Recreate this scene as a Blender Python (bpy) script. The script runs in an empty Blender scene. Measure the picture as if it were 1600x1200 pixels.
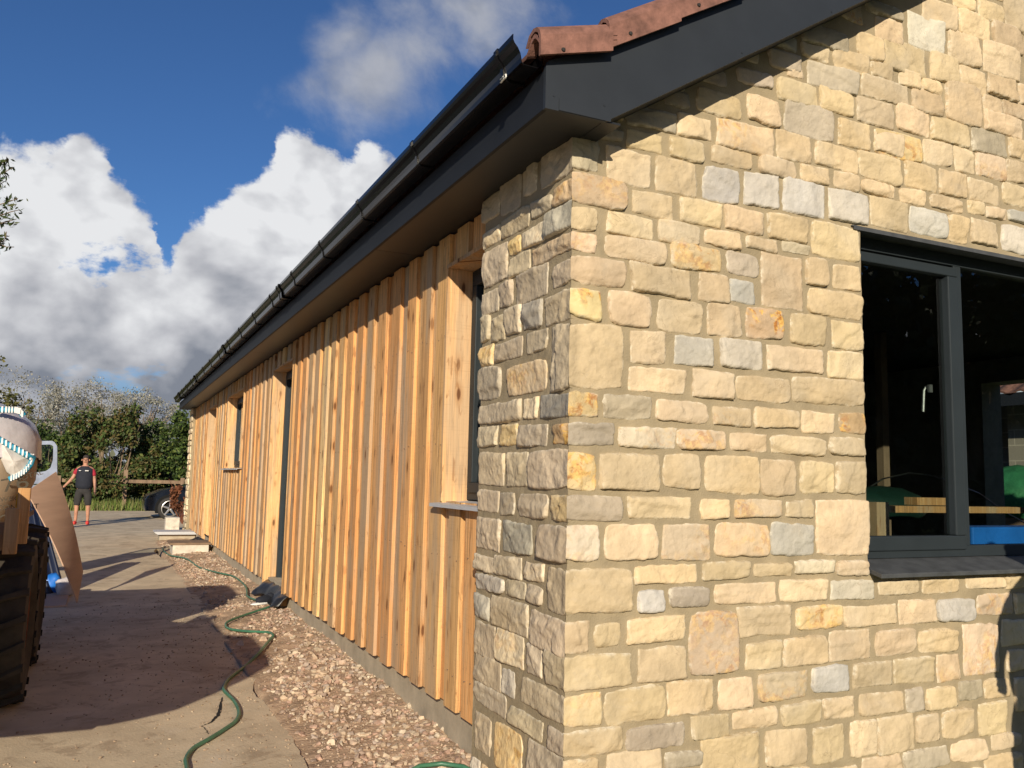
import bpy, math, random
import numpy as np
from mathutils import Vector, Matrix
random.seed(7); RS=np.random.RandomState(11)
SC=bpy.context.scene; COL=SC.collection
# ------------------------------------------------------------------ camera
ZC=1.36                                   # eye height above the slab
RX=np.array([ 0.90440914,0.06751665,0.4212904]); RY=np.array([-0.42606656,0.09058108,0.90014574]); RZ=np.array([0.02261389,-0.99359779,0.11068895])
F=1341.557
cd=bpy.data.cameras.new('camera'); cam=bpy.data.objects.new('camera',cd); COL.objects.link(cam); SC.camera=cam
cd.sensor_width=36; cd.lens=F/1600*36; cd.clip_end=3000; cd.clip_start=0.05
cam.matrix_world=Matrix(((RX[0],-RX[1],-RX[2],0),(RY[0],-RY[1],-RY[2],0),(RZ[0],-RZ[1],-RZ[2],ZC),(0,0,0,1)))
# ------------------------------------------------------------------ sun and sky
SUN_DIR=Vector((.434,1,-.378)).normalized()          # direction the light travels
sl=bpy.data.lights.new('sun','SUN'); sl.energy=5.0; sl.angle=math.radians(.5); sl.color=(1,.88,.69)
so=bpy.data.objects.new('sun',sl); COL.objects.link(so); so.rotation_euler=SUN_DIR.to_track_quat('-Z','Y').to_euler()
elev=math.asin(-SUN_DIR.z); az=math.atan2(-SUN_DIR.x,-SUN_DIR.y)
SC.view_settings.view_transform='Standard'; SC.view_settings.look='None'; SC.view_settings.exposure=0.08; SC.view_settings.gamma=1
w=bpy.data.worlds.new('World'); SC.world=w; w.use_nodes=True
nt=w.node_tree; nt.nodes.clear(); N=nt.nodes; L=nt.links
def wm(op,a,b=None,c=None,clamp=False):
    n=N.new('ShaderNodeMath'); n.operation=op; n.use_clamp=clamp
    for i,x in enumerate((a,b,c)):
        if x is None: continue
        if isinstance(x,(int,float)): n.inputs[i].default_value=x
        else: L.new(x,n.inputs[i])
    return n.outputs[0]
tc=N.new('ShaderNodeTexCoord'); sep=N.new('ShaderNodeSeparateXYZ'); L.new(tc.outputs['Generated'],sep.inputs[0])
yy=wm('MAXIMUM',wm('ABSOLUTE',sep.outputs[1]),.12)
U=wm('DIVIDE',sep.outputs[0],yy); V=wm('DIVIDE',sep.outputs[2],yy)
def wnoise(sx,sy,scale,detail=7,rough=.55,ox=0,dist=0.):
    cb=N.new('ShaderNodeCombineXYZ'); L.new(wm('MULTIPLY_ADD',U,sx,ox),cb.inputs[0]); L.new(wm('MULTIPLY_ADD',V,sy,ox*.37),cb.inputs[1])
    n=N.new('ShaderNodeTexNoise'); n.inputs['Scale'].default_value=scale; n.inputs['Detail'].default_value=detail; n.inputs['Roughness'].default_value=rough; n.inputs['Distortion'].default_value=dist
    L.new(cb.outputs[0],n.inputs['Vector']); return n.outputs[0]
def curve(inp,pts,x0,x1,y0,y1):
    fc=N.new('ShaderNodeFloatCurve'); L.new(wm('DIVIDE',wm('SUBTRACT',inp,x0),x1-x0,clamp=True),fc.inputs[1])
    c=fc.mapping.curves[0]
    P=[((a-x0)/(x1-x0),(b-y0)/(y1-y0)) for a,b in pts]
    c.points[0].location=P[0]; c.points[1].location=P[-1]
    for p in P[1:-1]: c.points.new(*p)
    for p in c.points: p.handle_type='AUTO'
    fc.mapping.update(); return wm('MULTIPLY_ADD',fc.outputs[0],y1-y0,y0)
wz1=wnoise(1,1.1,11,6,.6,5.5); U0=U; U=wm('ADD',U0,wm('MULTIPLY',wm('SUBTRACT',wz1,.5),.07)); T=curve(U,[(-.4,.30),(-.2,.31),(-.133,.330),(-.069,.336),(-.056,.358),(-.043,.366),(-.023,.352),(-.012,.324),(.011,.306),(.036,.272),(.045,.238),(.055,.256),(.088,.298),(.128,.334),(.152,.362),(.166,.396),(.191,.408),(.222,.398),(.240,.378),(.265,.406),(.294,.402),(.328,.37),(.45,.33),(.8,.3)],-.4,.8,0,.6); U=U0
n1=wnoise(1,1,9,9,.58,3.1,.15); n2=wnoise(1,1.3,17,8,.6,8.3); n3=wnoise(.8,1.6,6,6,.5,1.7,.4)
def blob(cu,cv,ru,rv,rot=0):
    a=wm('SUBTRACT',U,cu); b=wm('SUBTRACT',V,cv); cs,sn=math.cos(rot),math.sin(rot)
    x=wm('DIVIDE',wm('ADD',wm('MULTIPLY',a,cs),wm('MULTIPLY',b,sn)),ru); y=wm('DIVIDE',wm('SUBTRACT',wm('MULTIPLY',b,cs),wm('MULTIPLY',a,sn)),rv)
    return wm('SUBTRACT',1,wm('SQRT',wm('ADD',wm('MULTIPLY',x,x),wm('MULTIPLY',y,y))))    # 1 in the middle, 0 at the rim
edge=wm('SUBTRACT',T,V)                                                  # >0 inside the cumulus bank
nz=wm('ADD',wm('MULTIPLY',wm('SUBTRACT',n1,.5),.11),wm('MULTIPLY',wm('SUBTRACT',n2,.5),.07))
field=wm('ADD',edge,nz)
hole=wm('ADD',blob(-.004,.222,.052,.020,.22),wm('MULTIPLY',wm('SUBTRACT',wnoise(1,1.6,26,7,.6,2.2),.5),4.0))
hole2=wm('ADD',blob(.012,.098,.05,.016,.1),wm('MULTIPLY',wm('SUBTRACT',wnoise(1,2.4,22,6,.6,4.2),.5),3.5))
m1=N.new('ShaderNodeMapRange'); m1.interpolation_type='SMOOTHSTEP'; L.new(field,m1.inputs[0]); m1.inputs[1].default_value=-.006; m1.inputs[2].default_value=.012
def mr(x,a,b,c=0,d=1):
    m=N.new('ShaderNodeMapRange'); m.interpolation_type='SMOOTHSTEP'; L.new(x,m.inputs[0])
    for i,vv in zip((1,2,3,4),(a,b,c,d)): m.inputs[i].default_value=vv
    return m.outputs[0]
bank=wm('MULTIPLY',m1.outputs[0],wm('MULTIPLY',mr(hole,.1,.9,1,0),mr(hole2,.1,.8,1,.35)))
up=wm('MAXIMUM',blob(.285,.51,.13,.085,.75),wm('MAXIMUM',blob(.40,.62,.13,.075,.5),blob(.235,.54,.07,.045,.6)))
up=wm('ADD',up,wm('MULTIPLY',wm('SUBTRACT',n1,.5),2.1))
upm=wm('MULTIPLY',mr(up,-.15,1.15),.88)
cov=wm('MAXIMUM',bank,upm)
# brightness: white along the upper rims, grey in the bases
rim=mr(field,.0,.13,1,0)
p1=wnoise(1,1.25,7,8,.55,6.1,.15)      # billows, and the same shifted towards the light
lit=wm('MULTIPLY',wm('SUBTRACT',wnoise(1,1.25,6,4,.5,6.1,.15),wnoise(1,1.25,6,4,.5,6.125,.15)),3.2)
big=wnoise(.7,1.5,3.2,3,.5,9.1)
low=mr(V,.08,.30,-.20,.24)
br=wm('ADD',wm('ADD',wm('MULTIPLY_ADD',wm('SUBTRACT',p1,.5),2.2,.54),low),wm('ADD',wm('MULTIPLY',wm('SUBTRACT',big,.5),1.1),wm('MULTIPLY',rim,.22)))
br=wm('ADD',br,wm('ADD',lit,wm('MULTIPLY',wm('SUBTRACT',n2,.5),.30)),clamp=True)
isup=mr(V,.40,.46)
br=wm('MULTIPLY',br,wm('SUBTRACT',1,wm('MULTIPLY',isup,.58)))
cr=N.new('ShaderNodeValToRGB'); L.new(br,cr.inputs[0]); e=cr.color_ramp.elements
e[0].position=0; e[0].color=(.25,.275,.33,1); e[1].position=1; e[1].color=(.90,.91,.93,1); k=e.new(.5); k.color=(.56,.57,.61,1)
sky=N.new('ShaderNodeTexSky'); sky.sky_type='NISHITA'; sky.sun_disc=False; sky.sun_elevation=elev; sky.sun_rotation=az; sky.air_density=1.0; sky.dust_density=.1; sky.ozone_density=4.5
bg1=N.new('ShaderNodeBackground'); bg1.inputs[1].default_value=.068; st_=N.new('ShaderNodeVectorMath'); st_.operation='MULTIPLY'; st_.inputs[1].default_value=(.70,.93,1.22); L.new(sky.outputs[0],st_.inputs[0]); L.new(st_.outputs[0],bg1.inputs[0])
bg2=N.new('ShaderNodeBackground'); bg2.inputs[1].default_value=.84; L.new(cr.outputs[0],bg2.inputs[0])
mx=N.new('ShaderNodeMixShader'); L.new(cov,mx.inputs[0]); L.new(bg1.outputs[0],mx.inputs[1]); L.new(bg2.outputs[0],mx.inputs[2])
wo=N.new('ShaderNodeOutputWorld'); L.new(mx.outputs[0],wo.inputs[0])

# ------------------------------------------------------------------ small tools
def ray(px,py):
    c=np.array([px-800.,py-600.,F]); return np.array([RX@c,RY@c,RZ@c])
def onX(px,py,x): d=ray(px,py); d=d*(x/d[0]); return np.array([d[0],d[1],d[2]+ZC])
def onY(px,py,y): d=ray(px,py); d=d*(y/d[1]); return np.array([d[0],d[1],d[2]+ZC])
def onZ(px,py,z): d=ray(px,py); d=d*((z-ZC)/d[2]); return np.array([d[0],d[1],z])
def hsh(i,j,k,s):
    n=(i*374761393+j*668265263+k*2147483647+s*144665)&0xffffffff
    n=((n^(n>>13))*1274126177)&0xffffffff; n^=n>>16
    return (n&0xffffff)/float(0xffffff)
def vnoise(P,s=0):
    P=np.asarray(P,float); I=np.floor(P).astype(np.int64); f=P-I; f=f*f*(3-2*f); r=0
    for a in (0,1):
        for b in (0,1):
            for c in (0,1):
                wgt=(f[...,0] if a else 1-f[...,0])*(f[...,1] if b else 1-f[...,1])*(f[...,2] if c else 1-f[...,2])
                r=r+wgt*hsh(I[...,0]+a,I[...,1]+b,I[...,2]+c,s)
    return r*2-1
def fbm(P,o=4,s=0):
    P=np.asarray(P,float); r=0; a=1; t=0
    for i in range(o): r=r+a*vnoise(P*2**i,s+i); t+=a; a*=.5
    return r/t
class MB:
    def __init__(s): s.v=[];s.f=[];s.n=0;s.c=[];s.c2=[];s.mi=[]
    def add(s,V,Fc,col=(1,1,1,1),mi=0,col2=None):
        V=np.asarray(V,float).reshape(-1,3); s.v.append(V)
        Fc=[tuple(int(i)+s.n for i in q) for q in Fc]; s.f+=Fc; s.n+=len(V); s.mi+=[mi]*len(Fc)
        c=np.asarray(col,float)
        if c.ndim==1: c=np.tile(np.r_[c,1][:4],(len(V),1))
        s.c.append(c); return s
    def box(s,a,b,col=(1,1,1),mi=0,M=None,skip=''):
        x0,y0,z0=a;x1,y1,z1=b
        V=np.array([(x0,y0,z0),(x1,y0,z0),(x1,y1,z0),(x0,y1,z0),(x0,y0,z1),(x1,y0,z1),(x1,y1,z1),(x0,y1,z1)],float)
        if M is not None: V=np.array([M@Vector(p) for p in V])
        return s.add(V,[(0,3,2,1),(4,5,6,7),(0,1,5,4),(1,2,6,5),(2,3,7,6),(3,0,4,7)],col,mi)
    def tube(s,pts,r,seg=8,col=(1,1,1),mi=0,cap=True):
        P=[Vector(p) for p in pts]; n=len(P); rr=r if hasattr(r,'__len__') else [r]*n
        V=[];Fc=[]; up=None
        for i,p in enumerate(P):
            t=(P[min(i+1,n-1)]-P[max(i-1,0)]).normalized()
            if up is None: up=Vector((0,0,1)) if abs(t.z)<.9 else Vector((1,0,0))
            a=t.cross(up).normalized(); b=a.cross(t).normalized(); up=b
            for q in range(seg):
                an=2*math.pi*q/seg; V.append(p+(a*math.cos(an)+b*math.sin(an))*rr[i])
        for i in range(n-1):
            for q in range(seg): Fc.append((i*seg+q,i*seg+(q+1)%seg,(i+1)*seg+(q+1)%seg,(i+1)*seg+q))
        if cap: Fc.append(tuple(range(seg))[::-1]); Fc.append(tuple((n-1)*seg+q for q in range(seg)))
        return s.add(V,Fc,col,mi)
    def prism(s,poly,axis,a,b,col=(1,1,1),mi=0):
        n=len(poly); V=[]
        for h in (a,b):
            for p in poly:
                if axis=='y': V.append((p[0],h,p[1]))
                elif axis=='x': V.append((h,p[0],p[1]))
                else: V.append((p[0],p[1],h))
        Fc=[tuple(range(n)),tuple(range(2*n-1,n-1,-1))]+[(i,i+n,(i+1)%n+n,(i+1)%n) for i in range(n)]
        return s.add(V,Fc,col,mi)
    def lathe(s,prof,c,ax='x',seg=32,col=(1,1,1),mi=0):
        V=[];n=len(prof);Fc=[]
        for i in range(seg):
            a=2*math.pi*i/seg
            for (h,r) in prof:
                if ax=='x': V.append((c[0]+h,c[1]+r*math.cos(a),c[2]+r*math.sin(a)))
                elif ax=='z': V.append((c[0]+r*math.cos(a),c[1]+r*math.sin(a),c[2]+h))
                else: V.append((c[0]+r*math.cos(a),c[1]+h,c[2]+r*math.sin(a)))
        for i in range(seg):
            for j in range(n-1): Fc.append((i*n+j,i*n+j+1,((i+1)%seg)*n+j+1,((i+1)%seg)*n+j))
        return s.add(V,Fc,col,mi)
    def build(s,name,mats,parent=None,smooth=False,bevel=0,fix=True):
        me=bpy.data.meshes.new(name); V=np.concatenate(s.v) if s.v else np.zeros((0,3))
        me.from_pydata(V.tolist(),[],s.f)
        ca=me.color_attributes.new('Col','FLOAT_COLOR','POINT'); ca.data.foreach_set('color',np.concatenate(s.c).ravel())
        if not isinstance(mats,(list,tuple)): mats=[mats]
        for m in mats: me.materials.append(m)
        if len(mats)>1: me.polygons.foreach_set('material_index',s.mi)
        if smooth: me.polygons.foreach_set('use_smooth',[True]*len(me.polygons))
        me.update()
        if fix and len(s.f)<60000:
            import bmesh
            bm=bmesh.new(); bm.from_mesh(me); bmesh.ops.recalc_face_normals(bm,faces=bm.faces); bm.to_mesh(me); bm.free()
        o=bpy.data.objects.new(name,me); COL.objects.link(o)
        if parent: o.parent=parent; o.matrix_parent_inverse=parent.matrix_world.inverted()
        if bevel:
            b=o.modifiers.new('bevel','BEVEL'); b.width=bevel; b.segments=2; b.limit_method='ANGLE'
        return o
def empty(name,loc=(0,0,0)):
    o=bpy.data.objects.new(name,None); COL.objects.link(o); o.location=loc; o.empty_display_size=.1
    o.matrix_world=Matrix.Translation(loc); return o
def tag(o,label=None,cat=None,group=None,kind=None):
    for k_,v_ in (('label',label),('category',cat),('group',group),('kind',kind)):
        if v_: o[k_]=v_
    return o
# ------------------------------------------------------------------ materials
def mat(name,col=(.5,.5,.5),rough=.8,attr=False,nscale=8,namt=.25,bump=.3,bscale=60,bdist=.004,metal=0,spec=.5,stretch=(1,1,1),extra=None,trans=0,sheen=0):
    m=bpy.data.materials.new(name); m.use_nodes=True; t=m.node_tree; b=t.nodes['Principled BSDF']; nn=t.nodes; ll=t.links
    b.inputs['Roughness'].default_value=rough; b.inputs['Metallic'].default_value=metal; b.inputs['Specular IOR Level'].default_value=spec
    tcn=nn.new('ShaderNodeTexCoord'); mp=nn.new('ShaderNodeMapping'); mp.inputs['Scale'].default_value=stretch; ll.new(tcn.outputs['Object'],mp.inputs[0])
    n=nn.new('ShaderNodeTexNoise'); n.inputs['Scale'].default_value=nscale; n.inputs['Detail'].default_value=6; n.inputs['Roughness'].default_value=.6; ll.new(mp.outputs[0],n.inputs[0])
    r=nn.new('ShaderNodeMapRange'); ll.new(n.outputs[0],r.inputs[0]); r.inputs[1].default_value=.3; r.inputs[2].default_value=.7; r.inputs[3].default_value=1-namt; r.inputs[4].default_value=1+namt
    mu=nn.new('ShaderNodeVectorMath'); mu.operation='SCALE'
    if attr:
        a=nn.new('ShaderNodeAttribute'); a.attribute_name='Col'; ll.new(a.outputs['Color'],mu.inputs[0])
    else: mu.inputs[0].default_value=col
    ll.new(r.outputs[0],mu.inputs['Scale']); out=mu.outputs[0]
    if extra: out=extra(t,out,mp.outputs[0],tcn)
    ll.new(out,b.inputs['Base Color'])
    if bump:
        n2_=nn.new('ShaderNodeTexNoise'); n2_.inputs['Scale'].default_value=bscale; n2_.inputs['Detail'].default_value=5; ll.new(mp.outputs[0],n2_.inputs[0])
        bp=nn.new('ShaderNodeBump'); bp.inputs['Strength'].default_value=bump; bp.inputs['Distance'].default_value=bdist; ll.new(n2_.outputs[0],bp.inputs['Height']); ll.new(bp.outputs[0],b.inputs['Normal'])
    return m
def tn(t,typ,**k):
    n=t.nodes.new(typ)
    for a,b in k.items(): setattr(n,a,b)
    return n
def mixc(t,fac,a,b):
    n=t.nodes.new('ShaderNodeMix'); n.data_type='RGBA'
    for s_,x in ((0,fac),(6,a),(7,b)):
        if isinstance(x,(int,float)): n.inputs[s_].default_value=x
        elif isinstance(x,tuple): n.inputs[s_].default_value=(*x,1)
        else: t.links.new(x,n.inputs[s_])
    return n.outputs[2]
def ramp(t,x,a,b,c=0,d=1):
    m=t.nodes.new('ShaderNodeMapRange'); m.interpolation_type='SMOOTHSTEP'; t.links.new(x,m.inputs[0])
    for i,vv in zip((1,2,3,4),(a,b,c,d)): m.inputs[i].default_value=vv
    return m.outputs[0]
def noise(t,vec,scale,detail=5,rough=.6,dist=0):
    n=t.nodes.new('ShaderNodeTexNoise'); t.links.new(vec,n.inputs[0]); n.inputs['Scale'].default_value=scale; n.inputs['Detail'].default_value=detail; n.inputs['Roughness'].default_value=rough; n.inputs['Distortion'].default_value=dist
    return n.outputs[0]
def mth(t,op,a,b):
    n=t.nodes.new('ShaderNodeMath'); n.operation=op
    for i,x in enumerate((a,b)):
        if isinstance(x,(int,float)): n.inputs[i].default_value=x
        else: t.links.new(x,n.inputs[i])
    return n.outputs[0]
def stone_extra(t,out,vec,tcn):
    at=t.nodes.new('ShaderNodeAttribute'); at.attribute_name='Col'
    at2=t.nodes.new('ShaderNodeAttribute'); at2.attribute_name='rust'
    n=noise(t,vec,14,6,.65,.6); n5=noise(t,vec,3.0,4,.5,.5)
    out=mixc(t,ramp(t,n5,.45,.72,0,.35),out,(.50,.44,.34))
    # thin dark seams
    sm=mth(t,'ABSOLUTE',mth(t,'SUBTRACT',noise(t,vec,5.5,4,.55,.9),.5),0)
    sm2=ramp(t,noise(t,vec,2.3,3),.50,.62); out=mixc(t,mth(t,'MULTIPLY',ramp(t,sm,.0,.010,.35,0),sm2),out,(.22,.16,.10)); out=mixc(t,ramp(t,noise(t,vec,9,7,.7,1.),.55,.72,0,.28),out,(.42,.36,.28))
    rf=mth(t,'MULTIPLY',ramp(t,n,.46,.58),at2.outputs['Fac'])
    rc=mixc(t,ramp(t,noise(t,vec,38,5),.42,.62),(.70,.44,.13),(.36,.13,.03))
    out=mixc(t,rf,out,rc)
    # pale chipped rims and fine pale flecks
    out=mixc(t,mth(t,'MULTIPLY',at.outputs['Alpha'],ramp(t,noise(t,vec,38,4),.40,.62)),out,(.80,.74,.60))
    out=mixc(t,ramp(t,noise(t,vec,120,3),.68,.78,0,.5),out,(.78,.73,.60))
    return out
M={}
M['stone']=mat('limestone',attr=True,rough=.88,nscale=7,namt=.17,bump=.8,bscale=24,bdist=.014,extra=stone_extra,spec=.25)
M['mortar']=mat('mortar',(.32,.262,.172),rough=.95,nscale=9,namt=.16,bump=.8,bscale=140,bdist=.004,spec=.1)
def wood_extra(t,out,vec,tcn):
    at=t.nodes.new('ShaderNodeAttribute'); at.attribute_name='Col'
    cb=t.nodes.new('ShaderNodeCombineXYZ'); off=mth(t,'MULTIPLY',at.outputs['Alpha'],37.); t.links.new(off,cb.inputs[2]); t.links.new(off,cb.inputs[1])
    va=t.nodes.new('ShaderNodeVectorMath'); va.operation='ADD'; t.links.new(tcn.outputs['Object'],va.inputs[0]); t.links.new(cb.outputs[0],va.inputs[1])
    def mp(sc):
        m=t.nodes.new('ShaderNodeMapping'); m.inputs['Scale'].default_value=sc; t.links.new(va.outputs[0],m.inputs[0]); return m.outputs[0]
    gr=noise(t,mp((45,45,1.3)),1.0,8,.65,1.4)
    out=mixc(t,ramp(t,gr,.50,.64,0,.62),out,(.34,.18,.075))
    out=mixc(t,ramp(t,gr,.46,.36,0,.38),out,(.80,.60,.34))
    fg=noise(t,mp((150,150,3.5)),1.,5,.6,.5); out=mixc(t,ramp(t,fg,.56,.66,0,.40),out,(.22,.12,.06))
    g=noise(t,mp((5,5,.7)),1.0,4,.6); out=mixc(t,ramp(t,g,.47,.64,0,.62),out,(.43,.34,.24))          # weathered grey stretches
    saw=noise(t,mp((6,6,120)),1.,2,.5); out=mixc(t,ramp(t,saw,.55,.70,0,.13),out,(.25,.16,.09))       # saw marks across
    bl=noise(t,mp((34,34,6.5)),1.,5,.6,.6); out=mixc(t,ramp(t,bl,.585,.68,0,.55),out,(.24,.11,.045))   # bark and resin blotches
    vo=t.nodes.new('ShaderNodeTexVoronoi'); vo.voronoi_dimensions='2D'; vo.inputs['Scale'].default_value=1.0; sx_=t.nodes.new('ShaderNodeSeparateXYZ'); t.links.new(va.outputs[0],sx_.inputs[0]); cv=t.nodes.new('ShaderNodeCombineXYZ'); t.links.new(mth(t,'MULTIPLY',mth(t,'ADD',sx_.outputs[0],sx_.outputs[1]),9.),cv.inputs[0]); t.links.new(mth(t,'MULTIPLY',sx_.outputs[2],3.2),cv.inputs[1]); t.links.new(cv.outputs[0],vo.inputs[0])
    sp=t.nodes.new('ShaderNodeSeparateColor'); t.links.new(vo.outputs['Color'],sp.inputs[0])
    keep=mth(t,'MULTIPLY',mth(t,'GREATER_THAN',sp.outputs[0],.66),ramp(t,sp.outputs[1],.1,.9,.35,1.0))
    d=mth(t,'ADD',vo.outputs['Distance'],mth(t,'MULTIPLY',mth(t,'SUBTRACT',gr,.5),.16))
    out=mixc(t,mth(t,'MULTIPLY',ramp(t,d,.06,.34,.5,0),keep),out,(.36,.16,.05))
    out=mixc(t,mth(t,'MULTIPLY',ramp(t,d,.06,.14,.85,0),keep),out,(.10,.035,.014))
    return out
M['clad']=mat('larch_boards',attr=True,rough=.85,nscale=1.0,namt=.22,stretch=(60,60,1.6),bump=.45,bscale=1.6,bdist=.003,extra=wood_extra,spec=.25)
M['timber']=mat('planed_timber',(.50,.27,.11),rough=.75,nscale=1.0,namt=.18,stretch=(40,40,1.2),bump=.2,bscale=1.4,bdist=.002,extra=wood_extra,spec=.25)
M['anthracite']=mat('anthracite_plastic',(.026,.031,.039),rough=.5,nscale=4,namt=.10,bump=.06,bscale=120,spec=.25)
M['frame']=mat('window_frame_coating',(.024,.031,.036),rough=.5,nscale=6,namt=.08,bump=.03,bscale=200,spec=.22)
M['gutter']=mat('gutter_gloss_black',(.006,.006,.007),rough=.20,nscale=6,namt=.1,bump=.03,bscale=30,spec=.22)
M['fascia']=mat('shaded_fascia_plastic',(.017,.020,.026),rough=.6,nscale=4,namt=.1,bump=.05,spec=.15)  # base colour darkened to carry the gutter's shadow on the board
M['soffit']=mat('soffit_board',(.020,.022,.025),rough=.45,nscale=3,namt=.1,bump=.03,spec=.3)
M['tile']=mat('clay_tile',(.205,.098,.074),rough=.88,nscale=16,namt=.42,bump=.8,bscale=110,bdist=.003)
M['slate']=mat('slate_sill',(.062,.066,.070),rough=.55,nscale=12,namt=.28,bump=.3,bscale=40)
M['alu']=mat('grey_sill_coating',(.50,.51,.53),rough=.5,nscale=8,namt=.08,bump=.03)
M['nail']=mat('nail_head',(.20,.13,.08),rough=.6,bump=0)
M['steel']=mat('brushed_steel',(.55,.55,.55),rough=.3,metal=1,bump=.05)
M['chalk']=mat('white_residue',(.75,.75,.72),rough=.9)
def conc_extra(t,out,vec,tcn):
    a=noise(t,vec,.9,6,.6,.3); out=mixc(t,ramp(t,a,.45,.7,0,.45),out,(.43,.32,.215))
    b=noise(t,vec,3.2,7,.7,.5); out=mixc(t,ramp(t,b,.52,.64,0,.55),out,(.30,.22,.15)); b2=noise(t,vec,1.3,5,.65,1.); out=mixc(t,ramp(t,b2,.55,.68,0,.55),out,(.70,.60,.46)); b3=noise(t,vec,17,5,.7,.3); out=mixc(t,ramp(t,b3,.58,.68,0,.35),out,(.24,.18,.12))
    c=noise(t,vec,90,3); out=mixc(t,ramp(t,c,.64,.75,0,.5),out,(.66,.55,.41))
    return out
M['slab']=mat('old_concrete_slab',(.62,.51,.36),rough=.93,nscale=2.2,namt=.2,bump=.5,bscale=70,bdist=.006,extra=conc_extra,spec=.15)
M['soil']=mat('dusty_hardcore',(.46,.33,.225),rough=.97,nscale=5,namt=.35,bump=.9,bscale=45,bdist=.012,spec=.1)
M['plinth']=mat('plinth_concrete',(.42,.36,.27),rough=.93,nscale=6,namt=.2,bump=.5,bscale=60)
M['rock']=mat('rubble',attr=True,rough=.92,nscale=22,namt=.3,bump=.5,bscale=120,spec=.15)
M['field']=mat('field_grass',(.075,.11,.028),rough=.95,nscale=.8,namt=.35,bump=.6,bscale=20,bdist=.03)
M['leaf']=mat('foliage',attr=True,rough=.6,nscale=1.2,namt=.22,bump=0,spec=.25)
M['bark']=mat('bark',(.20,.145,.095),rough=.95,nscale=14,namt=.35,bump=.8,bscale=30,bdist=.01)
M['oldwood']=mat('weathered_timber',(.23,.155,.10),rough=.9,nscale=9,namt=.3,stretch=(1,1,.3),bump=.5)
M['hose']=mat('green_hose_rubber',(.055,.17,.10),rough=.42,nscale=9,namt=.25,bump=.15,bscale=120)
M['rubber']=mat('tyre_rubber',(.020,.018,.016),rough=.75,nscale=11,namt=.35,bump=.4,bscale=60)
M['mud']=mat('muddy_tread_rubber',(.042,.033,.024),rough=.9,nscale=7,namt=.5,bump=.5,bscale=60)
M['ply']=mat('plywood_sheet',(.55,.36,.25),rough=.72,nscale=1.2,namt=.12,stretch=(1,1,9),bump=.1,spec=.3)
M['bag']=mat('woven_bag',(.66,.62,.57),rough=.72,nscale=4,namt=.08,bump=.35,bscale=420,bdist=.002)
M['bagshade']=mat('shaded_bag_brown',(.40,.30,.205),rough=.8,nscale=5,namt=.12,bump=.3,bscale=160)  # shaded side of the white bag, shade painted in as brown
M['film']=mat('clear_wrap',(.58,.54,.55),rough=.3,nscale=5,namt=.28,bump=.35,bscale=7,bdist=.03,spec=.6)
M['bluewhip']=mat('turquoise_stitching',(.03,.30,.46),rough=.6)
M['whitecloth']=mat('white_webbing',(.78,.78,.76),rough=.8)
M['ink']=mat('print_ink',(.07,.055,.035),rough=.8)
M['alloy2']=mat('dull_handle_metal',(.22,.22,.22),rough=.45,metal=.6)
M['yellow']=mat('yellow_paint',(.75,.42,.02),rough=.45)
M['navy']=mat('navy_van_paint',(.004,.010,.035),rough=.45,bump=.02)
M['silver']=mat('pale_blue_car_paint',(.33,.38,.50),rough=.3,metal=.4,bump=.02)
M['carpaint']=mat('dark_blue_car_paint',(.012,.018,.032),rough=.18,metal=.3,bump=0,spec=.7)
M['alloy']=mat('alloy_wheel',(.50,.49,.47),rough=.3,metal=.7,bump=0)
M['blueplastic']=mat('blue_plastic',(.02,.17,.62),rough=.4,nscale=3,namt=.2,bump=.2,bscale=9,bdist=.01)
M['darkgreen']=mat('dark_green_polythene',(.006,.028,.020),rough=.5)
M['greentarp']=mat('green_tarpaulin',(.03,.17,.065),rough=.5,nscale=6,namt=.3,bump=.6,bscale=9,bdist=.03)
M['block']=mat('concrete_block',(.34,.32,.27),rough=.95,nscale=8,namt=.15,bump=.4)
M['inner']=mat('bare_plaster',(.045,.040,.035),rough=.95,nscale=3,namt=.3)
M['blacksheet']=mat('black_membrane',(.02,.02,.021),rough=.4,nscale=6,namt=.4,bump=.5,bscale=20)
M['skin']=mat('skin',(.46,.23,.145),rough=.55,bump=.05)
M['hair']=mat('short_dark_hair',(.035,.025,.02),rough=.8)
M['navycloth']=mat('navy_cloth',(.012,.015,.026),rough=.85)
M['redcloth']=mat('red_cloth',(.36,.015,.035),rough=.8)
M['shorts']=mat('charcoal_cloth',(.030,.028,.028),rough=.9,namt=.3)
M['redshoe']=mat('red_shoe_mesh',(.75,.06,.05),rough=.6)
M['rusty']=mat('rusty_iron',(.16,.055,.028),rough=.9,nscale=9,namt=.5,bump=.5)
M['white']=mat('white_block',(.62,.56,.47),rough=.9)
M['dark']=mat('dark_void',(.006,.006,.006),rough=1,bump=0)
def glass(name='window_glass'):
    m=bpy.data.materials.new(name); m.use_nodes=True; t=m.node_tree; t.nodes.clear()
    o=tn(t,'ShaderNodeOutputMaterial'); g=tn(t,'ShaderNodeBsdfGlossy'); g.inputs['Roughness'].default_value=.01; g.inputs['Color'].default_value=(.9,.95,1,1)
    tr=tn(t,'ShaderNodeBsdfTransparent'); tr.inputs[0].default_value=(.82,.86,.84,1); fr=tn(t,'ShaderNodeFresnel'); fr.inputs[0].default_value=1.5
    ge=tn(t,'ShaderNodeNewGeometry'); mm=mth(t,'MULTIPLY',mth(t,'MULTIPLY',fr.outputs[0],1.7),mth(t,'SUBTRACT',1,ge.outputs['Backfacing']))
    ms=tn(t,'ShaderNodeMixShader'); t.links.new(mm,ms.inputs[0]); t.links.new(tr.outputs[0],ms.inputs[1]); t.links.new(g.outputs[0],ms.inputs[2]); t.links.new(ms.outputs[0],o.inputs[0]); return m
M['glass']=glass()

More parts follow.
